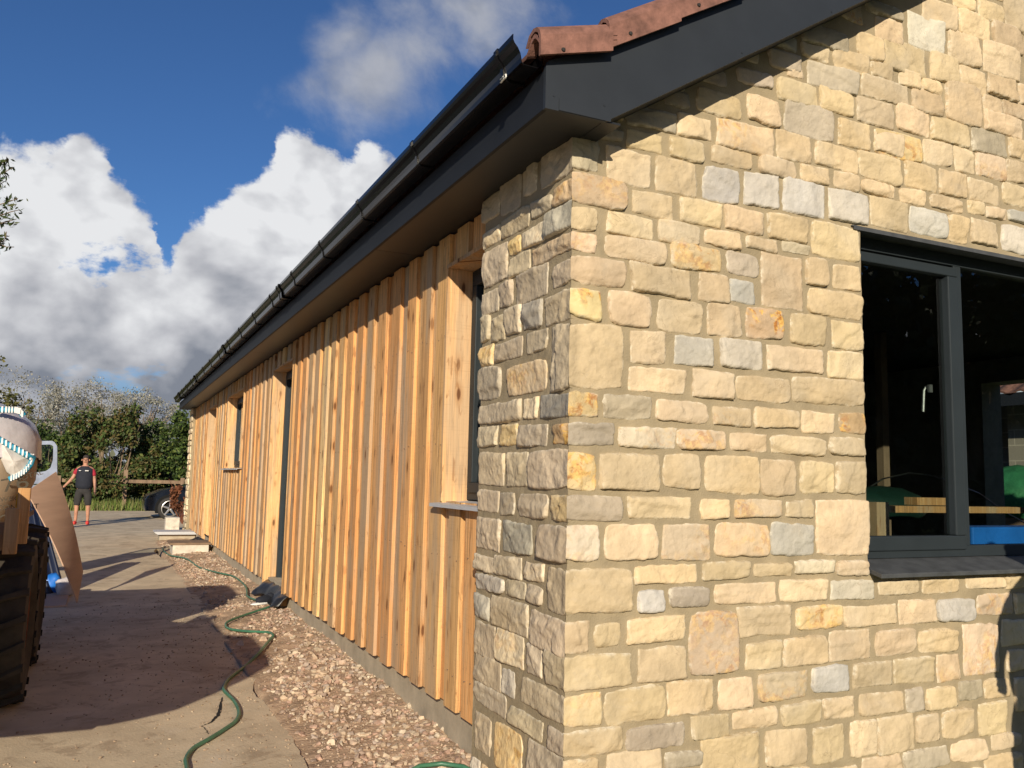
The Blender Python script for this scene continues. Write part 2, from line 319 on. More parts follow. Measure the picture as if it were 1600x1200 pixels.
# ------------------------------------------------------------------ house dimensions
XS=1.615; YG=2.92; XC=1.669; YE=19.5; XE=8.6; SLP=.6266
ZSOF=1.37+ZC; ZCB=-1.17+ZC; ZHEAD=1.19+ZC
XB=1.38; YB=2.712
def bargez(x): return 1.368+ZC+SLP*(x-1.638)
XR=(XS+XE)/2
house=empty('bungalow',(XS,YG,0)); tag(house,'single storey house with cream rubble stone gable, vertical timber cladding and black gutter','house')
def hp(mb,name,m,**k): return mb.build(name,m,house,**k)
# gable window opening
WX0,WX1,WZ0,WZ1=3.185,5.25,-.335+ZC,1.232+ZC
# ------------------------------------------------------------------ traced stones: region origin+scale, then left top right bottom colour
REG={'A':(740,560,3.75),'B':(860,560,3.),'D':(740,860,3.529),'E':(1100,860,3.2),'F':(950,150,2.927),'G':(730,180,3.158),'H':(1250,0,2.857),'K':(560,340,2.307),'Z':(1150,0,3.556),'M':(0,0,1.)}
GAB='''A 905 50 1245 202 c,1282 70 1520 240 c,748 215 1045 360 t,1055 245 1375 380 c,850 400 1183 530 w,1190 415 1480 540 o,740 550 1090 775 c,1102 550 1328 765 c,900 800 1272 937 c,1320 810 1500 942 c,762 965 1075 1185 c,1100 965 1385 1185 s
B 870 85 1125 210 c,1130 95 1470 220 c,757 225 938 320 s,952 235 1163 330 c,1172 245 1330 350 c,1350 250 1475 355 O,840 345 1015 440 c,1028 365 1285 452 c,1305 370 1478 455 c,718 455 978 635 c,985 470 1147 645 c,1165 480 1330 640 c,1335 478 1478 635 c,865 665 1085 745 s,1100 662 1230 748 c,1240 665 1487 925 c,765 770 1025 930 o,1030 770 1235 925 g,395 965 685 1058 c,705 955 930 1040 c,945 955 1130 1020 c,1147 945 1325 1012 w,1340 945 1490 1020 c,405 1075 530 1195 g,553 1070 748 1170 t,765 1045 1055 1150 c,1070 1035 1297 1140 c
D 668 392 810 535 c,838 365 1168 505 c,1185 335 1455 685 o,903 535 1168 725 c,715 750 1050 952 c,1065 715 1312 908 c,838 960 1165 1095 t,1195 900 1413 1045 c,725 1100 1035 1300 c
E 628 145 843 245 b,868 145 1072 225 c,1087 140 1275 215 c,1305 130 1500 195 c,1505 125 1600 190 c,168 280 432 425 c,455 270 690 395 y,693 268 960 385 c,965 240 1155 365 c,1157 235 1348 355 g,1360 215 1540 325 o,1550 210 1640 315 c,203 455 383 598 c,390 425 617 572 c,622 400 830 548 c,855 390 1053 530 c,1065 385 1258 512 c,1295 360 1470 625 o,1485 345 1600 480 c,-45 645 40 800 c,68 625 243 790 c,262 600 515 752 s,532 570 718 715 g,742 560 942 690 c,945 535 1150 668 c,1162 518 1280 655 o,1510 490 1620 605 c,140 790 365 890 c,382 755 590 872 c,592 738 750 845 c,775 710 995 822 c,1007 688 1090 808 t,1107 675 1257 790 c,1270 645 1390 750 t,1398 640 1520 740 c,-20 920 268 1110 c,298 890 515 1080 c,538 868 700 1060 c,727 845 857 1030 c,863 825 1048 1010 c,1060 810 1180 965 c,1185 790 1345 935 c,1368 750 1510 920 c,1550 630 1640 800 c,545 1080 765 1160 c,790 1020 985 1130 c,988 990 1220 1100 t,1228 945 1410 1055 c,1435 915 1575 990 c,1400 1010 1590 1130 c,1600 900 1700 1060 c,280 1095 530 1190 c
F 80 60 310 150 t,318 95 475 200 c,400 -20 612 95 c,635 5 782 130 c,800 30 1030 190 t,1050 115 1195 240 c,1215 160 1350 270 c,1132 15 1305 140 c,85 165 252 252 c,275 195 437 293 c,467 235 653 330 c,685 280 857 370 c,875 320 1010 403 c,1028 352 1142 432 c,495 125 757 260 o,768 170 930 300 c,942 225 1140 340 c,210 285 405 450 c,430 330 597 485 g,618 355 778 510 g,795 390 990 550 g,1008 435 1187 580 g,110 440 298 555 c,328 480 515 595 c,528 515 705 622 c,725 550 907 665 c,928 585 1150 750 c,-8 540 205 648 c,225 575 418 680 s,435 618 608 693 c,628 645 770 708 c,793 670 920 720 t,-25 650 268 762 c,285 685 513 800 y,540 715 692 832 t,703 725 887 975 c,895 742 1002 875 c,1028 770 1153 893 c,100 780 375 912 c,408 812 550 948 c,553 838 670 948 g,912 893 1158 1015 c,0 898 198 1052 c,218 930 432 1088 c,450 948 612 1103 c,628 970 803 1115 O,830 995 993 1140 c,1020 1028 1163 1165 c
G 600 60 765 125 t,685 170 905 345 c
H 285 15 455 75 t,330 85 460 190 c,545 5 695 125 c,680 -25 782 45 c,790 5 905 95 c,910 -30 1020 140 c,850 -20 905 -2 c,480 75 637 230 b,660 150 800 290 c,705 60 845 170 c,860 110 990 235 c,815 200 980 350 c,250 155 365 270 c,370 190 558 330 c,578 240 708 370 c,712 305 832 415 c,835 330 960 440 c,975 380 1040 470 c,0 205 130 272 c,148 235 300 330 c,312 285 413 358 c,433 315 528 390 c,537 350 630 420 c,645 375 800 555 c,815 430 900 500 c,905 455 1010 525 c,30 295 250 402 t,272 358 485 460 c,498 405 635 508 c,820 512 992 605 c,85 400 235 510 c,428 475 577 600 c,582 535 750 645 c,762 580 918 690 t,928 620 1010 710 c,328 590 543 715 y,547 630 672 740 c,688 660 775 775 c,783 692 912 800 o,916 720 1010 815 c,258 690 452 812 c,463 730 608 850 c,620 765 745 882 c,750 805 885 905 c,902 820 1010 920 c,272 812 422 880 c,440 845 557 918 c,577 875 730 945 c,745 900 820 958 c,828 925 917 980 c,925 940 1010 995 g,310 890 480 1028 c,485 935 653 1055 g,660 965 745 1085 c,760 985 880 1100 c,895 1010 1010 1135 b
Z 228 455 450 580 c,360 150 620 265 t,180 290 355 390 t,280 370 375 430 c,0 400 200 480 t,60 70 200 170 t
M 982 515 1040 571 c,1052 526 1115 573 g,1124 531 1190 577 b,1198 543 1284 583 c,1292 548 1350 593 c,1038 142 1076 168 t,1092 110 1136 132 t'''
GCOR='''A 558 200 730 345 y,560 375 830 512 t,558 550 715 775 y,558 800 873 955 t,558 975 738 1195 w
D 525 100 868 352 c,510 390 640 568 c,515 570 875 765 c,510 790 700 970 y,512 980 823 1130 c,515 1150 690 1310 c
G 500 110 655 280 t,500 300 787 457 o,508 452 645 570 c,515 582 635 680 o,512 705 783 850 c,520 860 657 1005 Y
M 893 505 975 608 c'''
SID='''A 33 45 165 240 t,205 20 430 215 o,33 262 285 375 t,295 238 385 355 w,28 395 145 520 t,160 390 265 512 y,272 378 435 520 t,30 548 185 748 t,203 545 318 758 t,25 770 150 905 t,155 785 243 925 t,265 785 440 945 t,18 930 160 1125 t,175 955 350 1150 u
D 10 25 118 115 t,120 35 270 150 t,283 65 395 175 w,12 140 170 230 u,178 165 295 260 t,298 190 385 300 t,12 245 92 385 u,98 270 305 455 t,10 405 122 590 t,128 450 280 640 w,297 510 383 700 t,8 572 155 755 t,160 650 235 815 u,8 757 185 888 t,200 890 390 1010 t,8 905 100 1120 t,112 975 272 1240 y
G 80 390 165 515 t,168 290 268 480 t,277 225 350 390 t,80 555 168 640 w,175 475 310 585 t,318 410 420 495 t,85 650 205 830 t,210 600 268 685 y,272 545 388 645 w,208 680 315 785 t,75 870 160 985 t,168 820 230 945 t,248 760 402 920 t,70 985 118 1125 t,122 990 190 1110 t,192 950 270 1085 t,282 915 372 1055 u
K 443 463 492 535 y,497 440 597 512 t,608 405 685 485 t'''
SCOR='''A 392 205 558 350 G,470 375 560 505 O,332 530 558 765 t,460 800 558 955 y,388 965 550 1195 t
D 415 85 523 352 t,313 352 512 562 t,400 568 515 762 t,262 745 505 905 t,412 990 512 1120 t,300 1090 512 1290 t
G 365 160 497 345 t,425 345 500 440 o,390 452 510 590 u,325 620 515 712 o,425 722 514 845 t,388 870 515 1020 t
M 863 506 892 612 t'''
PAL={'c':(.575,.455,.29),'t':(.43,.37,.28),'g':(.48,.46,.415),'b':(.57,.53,.45),'u':(.37,.355,.315),'y':(.60,.47,.26),'Y':(.66,.54,.30),'w':(.66,.58,.43),'o':(.58,.45,.31),'O':(.50,.36,.21),'s':(.54,.44,.30),'G':(.23,.225,.21)}
RUST={'y':.7,'Y':1.0,'w':.4,'o':.5,'O':1.6,'s':.45}
def parse(S,plane):
    out=[]
    for line in S.split('\n'):
        r=line[0]; ox,oy,sc=REG[r]
        for it in line[2:].split(','):
            a=it.split(); x0,y0,x1,y1=[float(q) for q in a[:4]]; x0=ox+x0/sc;x1=ox+x1/sc;y0=oy+y0/sc;y1=oy+y1/sc; xm=(x0+x1)/2; ym=(y0+y1)/2
            if plane=='g':
                l=onY(x0,ym,YG)[0]; r_=onY(x1,ym,YG)[0]; t=onY(xm,y0,YG)[2]; b=onY(xm,y1,YG)[2]
            else:
                l=onX(x1,ym,XS)[1]; r_=onX(x0,ym,XS)[1]; t=onX(xm,y0,XS)[2]; b=onX(xm,y1,XS)[2]
            out.append([l-.0008,b-.0005,r_+.0008,t+.0005,a[4]])
    return out
gab=parse(GAB,'g'); gco=parse(GCOR,'g'); sid=parse(SID,'s'); sco=parse(SCOR,'s')
for s_ in gco: s_[0]=XS
for s_ in sco: s_[0]=YG
def ov(a,b,m=.006): return a[0]<b[2]-m and a[2]>b[0]+m and a[1]<b[3]-m and a[3]>b[1]+m
def fill(tr,x0,x1,z0,ztop,blocks):
    out=[]; z=z0
    while z<ztop:
        h=random.choice((.085,.10,.115,.13,.16)); x=x0+random.uniform(-.1,0)
        while x<x1:
            w_=random.uniform(.12,.30)*(1 if h>.1 else .85); r=[x+.0,z,x+w_-.018,z+h-.018,random.choice('ccccccttswogb')]
            r[0]=max(r[0],x0); r[2]=min(r[2],x1)
            for b in tr+blocks:                    # trim a stone back where it would run into its neighbour
                if ov(r,b):
                    if b[0]+b[2]<r[0]+r[2]: r[0]=b[2]+.012
                    else: r[2]=b[0]-.012
            if r[2]-r[0]>.06 and not any(ov(r,b) for b in blocks) and not any(ov(r,b) for b in tr): out.append(r)
            x+=w_
        z+=h
    return out
win=[WX0,WZ0-.06,WX1,WZ1+.0]
trg=gab+gco
f1=[r for r in fill(trg,XS,XE,-.05,bargez(XR)+.1,[win]) if r[3]<min(bargez(r[0]),bargez(2*XR-r[2]))+.25]
# stones tucked in the gaps of the traced area stay small, so keep only those well clear of it
f2=fill(sid+sco,YG,3.80,-.05,ZSOF,[])
seed=[0]
def stone_mesh(mb,rust,r,side,corner,cell):
    l,b,rr,t,c=r; seed[0]+=1; sd=seed[0]; rnd=random.Random(sd*31+5)
    w_=rr-l; h_=t-b; hw=w_/2; hh=h_/2; cx=(l+rr)/2; cz=(b+t)/2
    nu=max(5,int(w_/cell)); nv=max(5,int(h_/cell))
    eu=min(.004/hw,.08); ev=min(.004/hh,.08)
    u=np.r_[-1,-1+eu,np.linspace(-1+3*eu,1-3*eu,nu),1-eu,1]; v=np.r_[-1,-1+ev,np.linspace(-1+3*ev,1-3*ev,nv),1-ev,1]
    Ug,Vg=np.meshgrid(u,v,indexing='ij'); 
    kk=rnd.choice((.02,.04,.06,.09,.13))
    rimd=np.maximum(np.abs(Ug),np.abs(Vg))**6
    uu=Ug*(1-kk*(np.abs(Vg)**4)*rimd*(.12/max(hw,.05))**.5); vv=Vg*(1-kk*(np.abs(Ug)**4)*rimd*(.09/max(hh,.04))**.5)
    # skewed quad
    cj=[rnd.uniform(-.006,.006) for _ in range(8)]
    wts=[(1-Ug)*(1-Vg)/4,(1+Ug)*(1-Vg)/4,(1+Ug)*(1+Vg)/4,(1-Ug)*(1+Vg)/4]
    A=cx+uu*hw+sum(wts[i]*cj[i] for i in range(4)); Z=cz+vv*hh+sum(wts[i]*cj[i+4] for i in range(4))
    P=np.stack([A,np.full_like(A,sd*1.7),Z],-1)
    jit=rimd
    A=A+jit*.009*fbm(P*34,4,1)+jit*.006*vnoise(P*11,9); Z=Z+jit*.009*fbm(P*34,4,2)+jit*.006*vnoise(P*11,8)
    rel=1.0 if side=='g' else 1.05
    base=rnd.uniform(.012,.022)*rel
    X_=(A-cx);Z_=(Z-cz); Hh=np.full_like(A,base)+X_*rnd.uniform(-.04,.04)+Z_*rnd.uniform(-.07,.07)
    for q in range(rnd.choice((2,3,4))):
        an=rnd.uniform(0,6.28); off=rnd.uniform(.1,.8); g=rnd.uniform(.15,.75)*rel
        dist=(np.cos(an)*X_/hw+np.sin(an)*Z_/hh)/1.2-off+.12*vnoise(P*14+q*7,q)
        Hh=Hh-np.clip(dist,0,9)*g*.045
    # a few broken ledges
    for q in range(rnd.choice((0,1,2,3)) if side=='g' else rnd.choice((2,3,4))):
        an=rnd.uniform(0,6.28); off=rnd.uniform(-.7,.7); dd=(np.cos(an)*X_/hw+np.sin(an)*Z_/hh)-off+.35*fbm(P*13+q*3,3,q+20)
        Hh=Hh-rnd.uniform(.002,.006)*rel*(1/(1+np.exp(-dd*60)))
    Hh=Hh+.0055*rel*fbm(P*11,4,5)+.0030*rel*np.abs(fbm(P*24,4,15))+.0020*fbm(P*75,2,6)
    de=np.minimum(hw*(1-np.abs(Ug)),hh*(1-np.abs(Vg)))
    if corner: de=np.minimum(np.minimum(hw*2*(1+0*Ug),hw*(1-Ug)),hh*(1-np.abs(Vg)))
    rise=1-np.exp(-de/.0022)
    Hh=np.maximum(Hh,.004)*rise-.012*(de<1e-6)
    if corner:
        arr=.010+.005*vnoise(np.stack([0*A,Z*0+.5,Z*22],-1),77)      # the arris, shared by both faces
        wq=np.clip((A-l)/.03,0,1); up=(np.abs(Vg)<.999)
        Hh=np.where(up,Hh*wq+arr*(1-wq)*(1-np.exp(-hh*(1-np.abs(Vg))/.0045)),Hh)
        A=np.where(Ug<=-1+1e-9,l-np.maximum(Hh,0),A)
    nU,nV=len(u),len(v)
    if side=='g': VV=np.stack([A,YG-Hh,Z],-1)
    else: VV=np.stack([XS-Hh,A,Z],-1)
    Fc=[(i*nV+j,(i+1)*nV+j,(i+1)*nV+j+1,i*nV+j+1) for i in range(nU-1) for j in range(nV-1)]
    if side=='s': Fc=[q[::-1] for q in Fc]
    base_c=np.array(PAL[c]); k_=rnd.uniform(.80,1.10); hue=np.array([1+rnd.uniform(-.015,.035),1,1+rnd.uniform(-.07,.05)])
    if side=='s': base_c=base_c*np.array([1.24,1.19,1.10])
    cc=np.ones((nU*nV,4)); cc[:,:3]=base_c*k_*hue
    cc[:,3]=(np.exp(-de/.0045)*1.0*(.3+.7*(vnoise(P*9,44)>-.1))).ravel()
    mb.add(VV.reshape(-1,3),Fc,cc); rr_=RUST.get(c,0)
    g_=np.clip(.5+.9*vnoise(np.stack([A*7+sd,Z*0,Z*7],-1),3),0,1)**.7
    rust.append((g_*rr_*1.1).ravel())
def wall_stones(name,lists,side):
    mb=MB(); rust=[]
    for L_,corner,cell in lists:
        for r in L_: stone_mesh(mb,rust,r,side,corner,cell)
    o=hp(mb,name,M['stone'],smooth=True,fix=False)
    a=o.data.attributes.new('rust','FLOAT','POINT'); a.data.foreach_set('value',np.concatenate(rust)); return o
wall_stones('gable_stonework',[(gab,False,.0082),(gco,True,.0082),(f1,False,.03)],'g')
wall_stones('pier_stonework',[(sid,False,.0082),(sco,True,.0082),(f2,False,.02)],'s')
# mortar behind, slightly uneven
def mortar(rects,side,cell,name):
    mb=MB()
    for (a0,a1,zf,zt) in rects:
        n=max(2,int((a1-a0)/cell)); m_=max(2,int((zt(a0)-zf)/cell)) ; A=np.linspace(a0,a1,n+1); V=[]
        for a in A:
            z1=zt(a)
            for j in range(m_+1): V.append((a,0,zf+(z1-zf)*j/m_))
        V=np.array(V); hgt=.003*fbm(V*14,3,3)+.0015*fbm(V*60,2,4)
        if side=='g': W=np.stack([V[:,0],YG-hgt,V[:,2]],-1)
        else: W=np.stack([XS-hgt,V[:,0],V[:,2]],-1)
        mb.add(W,[(i*(m_+1)+j,(i+1)*(m_+1)+j,(i+1)*(m_+1)+j+1,i*(m_+1)+j+1)[::(1 if side=='g' else -1)] for i in range(n) for j in range(m_)])
    return mb
top=lambda x:min(bargez(x),bargez(2*XR-x))+.1
mg=mortar([(XS,WX0,-.08,top),(WX0,WX1,-.08,lambda x:WZ0-.055),(WX0,WX1,WZ1,top),(WX1,XE,-.08,top)],'g',.022,'m')
hp(mg,'gable_mortar_bed',M['mortar'],smooth=True,fix=False)
ms=mortar([(YG,3.80,-.08,lambda a:ZSOF+.02)],'s',.02,'m')
ms.box((XS,3.798,-.08),(1.80,3.80,ZSOF)); hp(ms,'pier_mortar_bed',M['mortar'],smooth=False,fix=False)
# window reveals of the gable opening
rv=MB(); rv.box((WX0-.10,YG+.006,WZ0-.1),(WX0,YG+.30,WZ1)); rv.box((WX1,YG+.006,WZ0-.1),(WX1+.1,YG+.30,WZ1)); rv.box((WX0,YG+.006,WZ0-.14),(WX1,YG+.30,WZ0-.062)); hp(rv,'window_reveal',M['mortar'])
lt=MB(); lt.prism([(WX0-.06,WZ1+.0),(WX1+.1,WZ1),(WX1+.1,WZ1+.006),(WX0-.06,WZ1+.006)],'y',YG-.012,YG+.30); lt.box((WX0-.05,YG-.012,WZ1-.014),(WX1+.1,YG-.006,WZ1)); hp(lt,'steel_lintel',M['slate'])
# ------------------------------------------------------------------ gable window
def handle(mb,p,ax):  # cranked lever handle
    x,y,z=p
    if ax=='y': mb.box((x-.012,y,z-.02),(x+.012,y+.012,z+.02)).tube([(x,y+.012,z+.01),(x,y+.03,z+.01),(x-.01,y+.036,z-.01),(x-.02,y+.036,z-.12)],.008,8)
gw=empty('window',(WX0,YG+.13,WZ0)); gw.parent=house; gw.matrix_parent_inverse=house.matrix_world.inverted(); gw['label']='wide anthracite two light window with dark reflecting panes in the stone gable'
yf=YG+.10; yb=YG+.165                               # frame front and back
fm=MB(); zs0=-.333+ZC+.0; 
fr0=WZ0+.0; XM0,XM1=3.905,4.015
fm.box((WX0,yf,fr0),(WX1,yb,fr0+.055)); fm.box((WX0,yf,WZ1-.062),(WX1,yb,WZ1)); fm.box((WX0,yf,fr0+.055),(WX0+.045,yb,WZ1-.062)); fm.box((XM0+.055,yf,fr0+.055),(XM1,yb,WZ1-.062)); fm.box((WX1-.05,yf,fr0+.055),(WX1,yb,WZ1-.062))
fo=fm.build('frame',M['frame'],gw,bevel=.003)
sm=MB(); ys=YG+.088; sx0,sx1=WX0+.03,XM0+.07; sz0,sz1=fr0+.035,WZ1-.075
sm.box((sx0,ys,sz0),(sx1,ys+.06,sz0+.07)); sm.box((sx0,ys,sz1-.05),(sx1,ys+.06,sz1)); sm.box((sx0,ys,sz0+.07),(sx0+.055,ys+.06,sz1-.05)); sm.box((sx1-.075,ys,sz0+.07),(sx1,ys+.06,sz1-.05))
sm.build('casement',M['frame'],gw,bevel=.006)
for n_,(a,b,c,d) in (('pane',(sx0+.05,sx1-.07,sz0+.065,sz1-.045)),('pane',(XM1-.005,WX1-.045,fr0+.05,WZ1-.057))):
    p=MB(); yg_=YG+.125; p.box((a,yg_,c),(b,yg_+.004,d)); p.build(n_,M['glass'],gw)
hm=MB(); handle(hm,(3.85,YG+.17,.52+ZC),'y'); hm.build('handle',M['alloy2'],gw)
sl_=MB(); sl_.prism([(YG-.075,WZ0-.070),(YG+.11,WZ0-.030),(YG+.11,WZ0-.001),(YG-.075,WZ0-.050)],'x',WX0+.004,WX0+1.02); sl_.prism([(YG-.077,WZ0-.071),(YG+.11,WZ0-.031),(YG+.11,WZ0-.002),(YG-.077,WZ0-.051)],'x',WX0+1.0225,WX1-.004)
sl_.build('sill',M['slate'],gw,bevel=.003)
# ------------------------------------------------------------------ cladding with its openings
OPS=[(3.80,4.45,-.125+ZC,ZHEAD,'win'),(8.85,10.02,-1.30+ZC,ZHEAD,'door'),(12.32,14.05,.08+ZC,ZHEAD,'win'),(15.55,16.83,-1.30+ZC,ZHEAD,'door')]
cl=MB(); edges=[3.925,4.155,4.43]
while edges[-1]<YE: edges.append(edges[-1]+random.uniform(.275,.31))
WC=[(.74,.41,.16),(.70,.42,.18),(.64,.41,.21),(.58,.40,.245),(.80,.47,.19),(.70,.35,.135),(.52,.385,.255),(.82,.56,.26),(.64,.36,.15),(.78,.40,.155),(.72,.38,.15)]
ALP=lambda c:np.r_[c,random.random()]
def board(y0,y1,x0,x1,col,z0,z1):
    segs=[(y0,y1)]
    for (a,b,zb,zt,_) in OPS:
        new=[]
        for (p,q) in segs:
            if q<=a or p>=b: new.append((p,q)); continue
            if p<a: new.append((p,a))
            if q>b: new.append((b,q))
            i0,i1=max(p,a),min(q,b)
            if i1-i0>.004:
                cl.box((x0,i0,zt),(x1,i1,z1),col)
                if zb>z0+.01: cl.box((x0,i0,z0),(x1,i1,zb),col)
        segs=new
    for (p,q) in segs:
        if q-p>.004: cl.box((x0,p,z0),(x1,q,z1),col)
prev=3.802
for e_ in edges:
    if e_>YE-.05: break
    c=np.array(random.choice(WC))*random.uniform(.85,1.08); c=ALP(c); wd=random.uniform(.150,.178); j=random.uniform(-.004,.004)
    board(e_,min(e_+wd,YE),XC+j,XC+.0235+j,c,ZCB+random.uniform(-.006,.006),ZSOF-.002)
    c2=np.array(random.choice(WC))*random.uniform(.82,1.05); c2=ALP(c2)
    board(prev,e_+.03,XC+.024+j*.3,XC+.046+j*.3,c2,ZCB+.004+random.uniform(-.006,.006),ZSOF-.003); prev=e_+wd-.03
board(prev,YE,XC+.024,XC+.046,np.array(WC[1]),ZCB,ZSOF-.003)
for e_ in edges:
    if e_>9 and e_<YE-.2 and random.random()<.4: continue
    for z_ in (.36,.95,1.55,2.15):
        for q_ in (.035,.12):
            y_=e_+q_+random.uniform(-.006,.006); zz=z_+random.uniform(-.02,.02)
            if y_>YE-.1 or any(a<=y_<=b and zb<zz<zt for (a,b,zb,zt,_) in OPS): continue
            cl.box((XC-.0055,y_-.002,zz-.002),(XC+.004,y_+.002,zz+.002),(.1,.1,.1),1)
hp(cl,'timber_cladding',[M['clad'],M['nail']])
pl=MB(); pl.box((XC+.055,3.80,-.1),(XC+.20,YE,ZCB+.03)); 
hp(pl,'concrete_plinth',M['plinth']); 
vm=MB(); vm.box((XC+.047,3.80,ZCB+.032),(XC+.052,8.84,ZCB+.06)); vm.box((XC+.047,10.03,ZCB+.032),(XC+.052,YE,ZCB+.06)); hp(vm,'vent_strip',M['dark'])
def side_opening(y0,y1,z0,z1,kind,label):
    root=empty('window' if kind=='win' else 'door',(XC,y0,z0)); root.parent=house; root.matrix_parent_inverse=house.matrix_world.inverted(); root['label']=label
    xf=XC+.142
    ln=MB(); 
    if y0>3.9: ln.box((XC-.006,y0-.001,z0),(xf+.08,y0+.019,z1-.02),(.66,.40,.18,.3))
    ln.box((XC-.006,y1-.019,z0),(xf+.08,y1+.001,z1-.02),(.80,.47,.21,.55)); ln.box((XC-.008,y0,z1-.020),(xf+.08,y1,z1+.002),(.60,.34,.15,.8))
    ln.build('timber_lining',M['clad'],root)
    f=MB(); a,b=y0+.02,y1-.02; zb=z0+(.0 if kind=='door' else .01); zt=z1-.022; t_=.06
    f.box((xf,a,zb),(xf+.065,b,zb+t_)); f.box((xf,a,zt-t_),(xf+.065,b,zt)); f.box((xf,a,zb+t_),(xf+.065,a+t_,zt-t_)); f.box((xf,b-t_,zb+t_),(xf+.065,b,zt-t_))
    f.build('frame',M['frame'],root,bevel=.004)
    s=MB(); g=.012; q=.055; a+=t_-.02;b-=t_-.02; zb+=t_-.02;zt-=t_-.02; xs=xf-.012
    s.box((xs,a,zb),(xs+.05,b,zb+q+(.06 if kind=='door' else 0))); s.box((xs,a,zt-q),(xs+.05,b,zt)); s.box((xs,a,zb+q),(xs+.05,a+q,zt-q)); s.box((xs,b-q,zb+q),(xs+.05,b,zt-q))
    s.build('casement',M['frame'],root,bevel=.004)
    p=MB(); p.box((xf+.02,a+q-.005,zb+q-.005),(xf+.025,b-q+.005,zt-q+.005)); p.build('pane',M['glass'],root)
    if kind=='win':
        k_=MB(); k_.prism([(XC-.048,z0-.012),(XC-.048,z0-.030),(XC-.044,z0-.030),(XC-.042,z0-.016),(xf,z0-.002),(xf,z0+.004)],'y',y0-(.04 if y0>3.9 else -.0),y1+.05); k_.build('sill',M['alu'],root)
    else:
        k_=MB(); k_.box((xs-.05,a+.02,z0+1.02),(xs-.001,a+.05,z0+1.22)); k_.tube([(xs-.01,a+.03,z0+1.14),(xs-.055,a+.03,z0+1.14),(xs-.06,a+.14,z0+1.14)],.009,8); k_.build('handle',M['steel'],root)
side_opening(*OPS[0],'narrow dark framed window between the cladding and the stone pier'); side_opening(*OPS[1],'tall dark framed door with a steel handle nearest the stone pier')
side_opening(*OPS[2],'small cladding window with a pale sill beyond the near door'); side_opening(*OPS[3],'farthest timber lined doorway in the cladding')
# far stone pier, edge on
fp=MB(); rust=[]
rowz=-.05; fpl=[]
while rowz<ZSOF-.05:
    h=random.uniform(.09,.16); fpl.append([YE,rowz,YE+random.choice((.22,.3,.38)),min(rowz+h-.015,ZSOF),random.choice('cctws')]); 
    fpl.append([fpl[-1][2]+.015,rowz,YE+.62,min(rowz+h-.015,ZSOF),random.choice('cctws')]); rowz+=h
fps=MB(); rust=[]
for r in fpl: stone_mesh(fps,rust,[r[0],r[1],r[2],r[3],r[4]],'s',False,.05)
for V_ in fps.v: V_[:,0]=V_[:,0]*1.0-.012*(V_[:,0]<XS-.004)
o=hp(fps,'far_pier_stonework',M['stone'],smooth=True,fix=False); a_=o.data.attributes.new('rust','FLOAT','POINT'); a_.data.foreach_set('value',np.concatenate(rust))
fb=MB(); fb.box((XS,YE,-.1),(XS+.3,YE+.66,ZSOF)); hp(fb,'far_pier_core',M['mortar'])
# ------------------------------------------------------------------ eaves
YF=YE+.75
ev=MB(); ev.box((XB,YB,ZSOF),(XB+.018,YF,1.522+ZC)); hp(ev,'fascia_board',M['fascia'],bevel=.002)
sf=MB()
joints=[YB+.019,5.0,10.0,15.0,YF]
for a,b in zip(joints[:-1],joints[1:]): sf.box((XB+.0185,a+.002,ZSOF+.006),(XC+.05,b-.002,ZSOF+.014))
hp(sf,'soffit',M['soffit'])
bb=MB(); YF2=YB+.018
bb.prism([(XB-.001,ZSOF-.002),(1.638,1.368+ZC),(XR,bargez(XR)),(XR,bargez(XR)+.25),(1.70,1.700+ZC),(XB+.01,1.555+ZC),(XB-.001,1.53+ZC)],'y',YB-.001,YF2)
bb.prism([(2*XR-x,z) for x,z in [(XB,ZSOF-.002),(1.638,1.368+ZC),(XR,bargez(XR)),(XR,bargez(XR)+.25),(1.70,1.700+ZC),(XB,1.53+ZC)]][::-1],'y',YB,YF2+.0005)
bb.box((XB+.055,YB-.005,ZSOF+.0),(1.66,YB-.001,ZSOF+.045),M=None)
for px_,py_ in ((866,149),(887,162),(945,164),(945,174),(1160,82),(1300,18)):
    p=onY(px_,py_,YB-.003); bb.lathe([(0,0),(0,.005),(.004,.005)],(p[0],p[1],p[2]),'y',8)
hp(bb,'bargeboard',M['anthracite'])
vs=MB(); vs.add([(1.638,YF2,1.372+ZC),(XR,YF2,bargez(XR)+.004),(XR,YG+.02,bargez(XR)+.004),(1.638,YG+.02,1.372+ZC)],[(0,1,2,3)]); vs.add([(XB+.02,YF2,ZSOF+.004),(1.64,YF2,ZSOF+.004),(1.64,YG+.05,ZSOF+.004),(XB+.02,YG+.05,ZSOF+.004)],[(0,1,2,3)])
vs.add([(2*XR-1.638,YF2,1.372+ZC),(XR,YF2,bargez(XR)+.005),(XR,YG+.02,bargez(XR)+.005),(2*XR-1.638,YG+.02,1.372+ZC)],[(0,1,2,3)]); hp(vs,'verge_soffit',M['soffit'])
# gutter
gp=[(1.378,1.612),(1.378,1.545),(1.362,1.530),(1.300,1.531),(1.291,1.538),(1.288,1.556),(1.284,1.574),(1.273,1.594),(1.260,1.608),(1.254,1.620),(1.254,1.640)]
def gut(mb,sc_,y0,y1,off):
    prof=[(x,z+ZC) for x,z in gp]; n=len(prof)
    out=[(x-(sc_ if i>1 and i<n else 0)*(1 if x<1.33 else .0),z-(sc_ if 0<i<6 else 0)) for i,(x,z) in enumerate(prof)]
    inn=[(x+.003*(1 if x<1.33 else -1 if i<2 else 0),z+(.003 if 1<i<5 else 0)) for i,(x,z) in enumerate(prof)]
    mb.prism(out+inn[::-1],'y',y0,y1)
g1=MB(); gut(g1,0,YB+.03,YF+.05,0); gu=hp(g1,'gutter',M['gutter'])
yj=[6.0+YB+.3-.72*0,9.3,13.3,17.3]
yb_=2.883
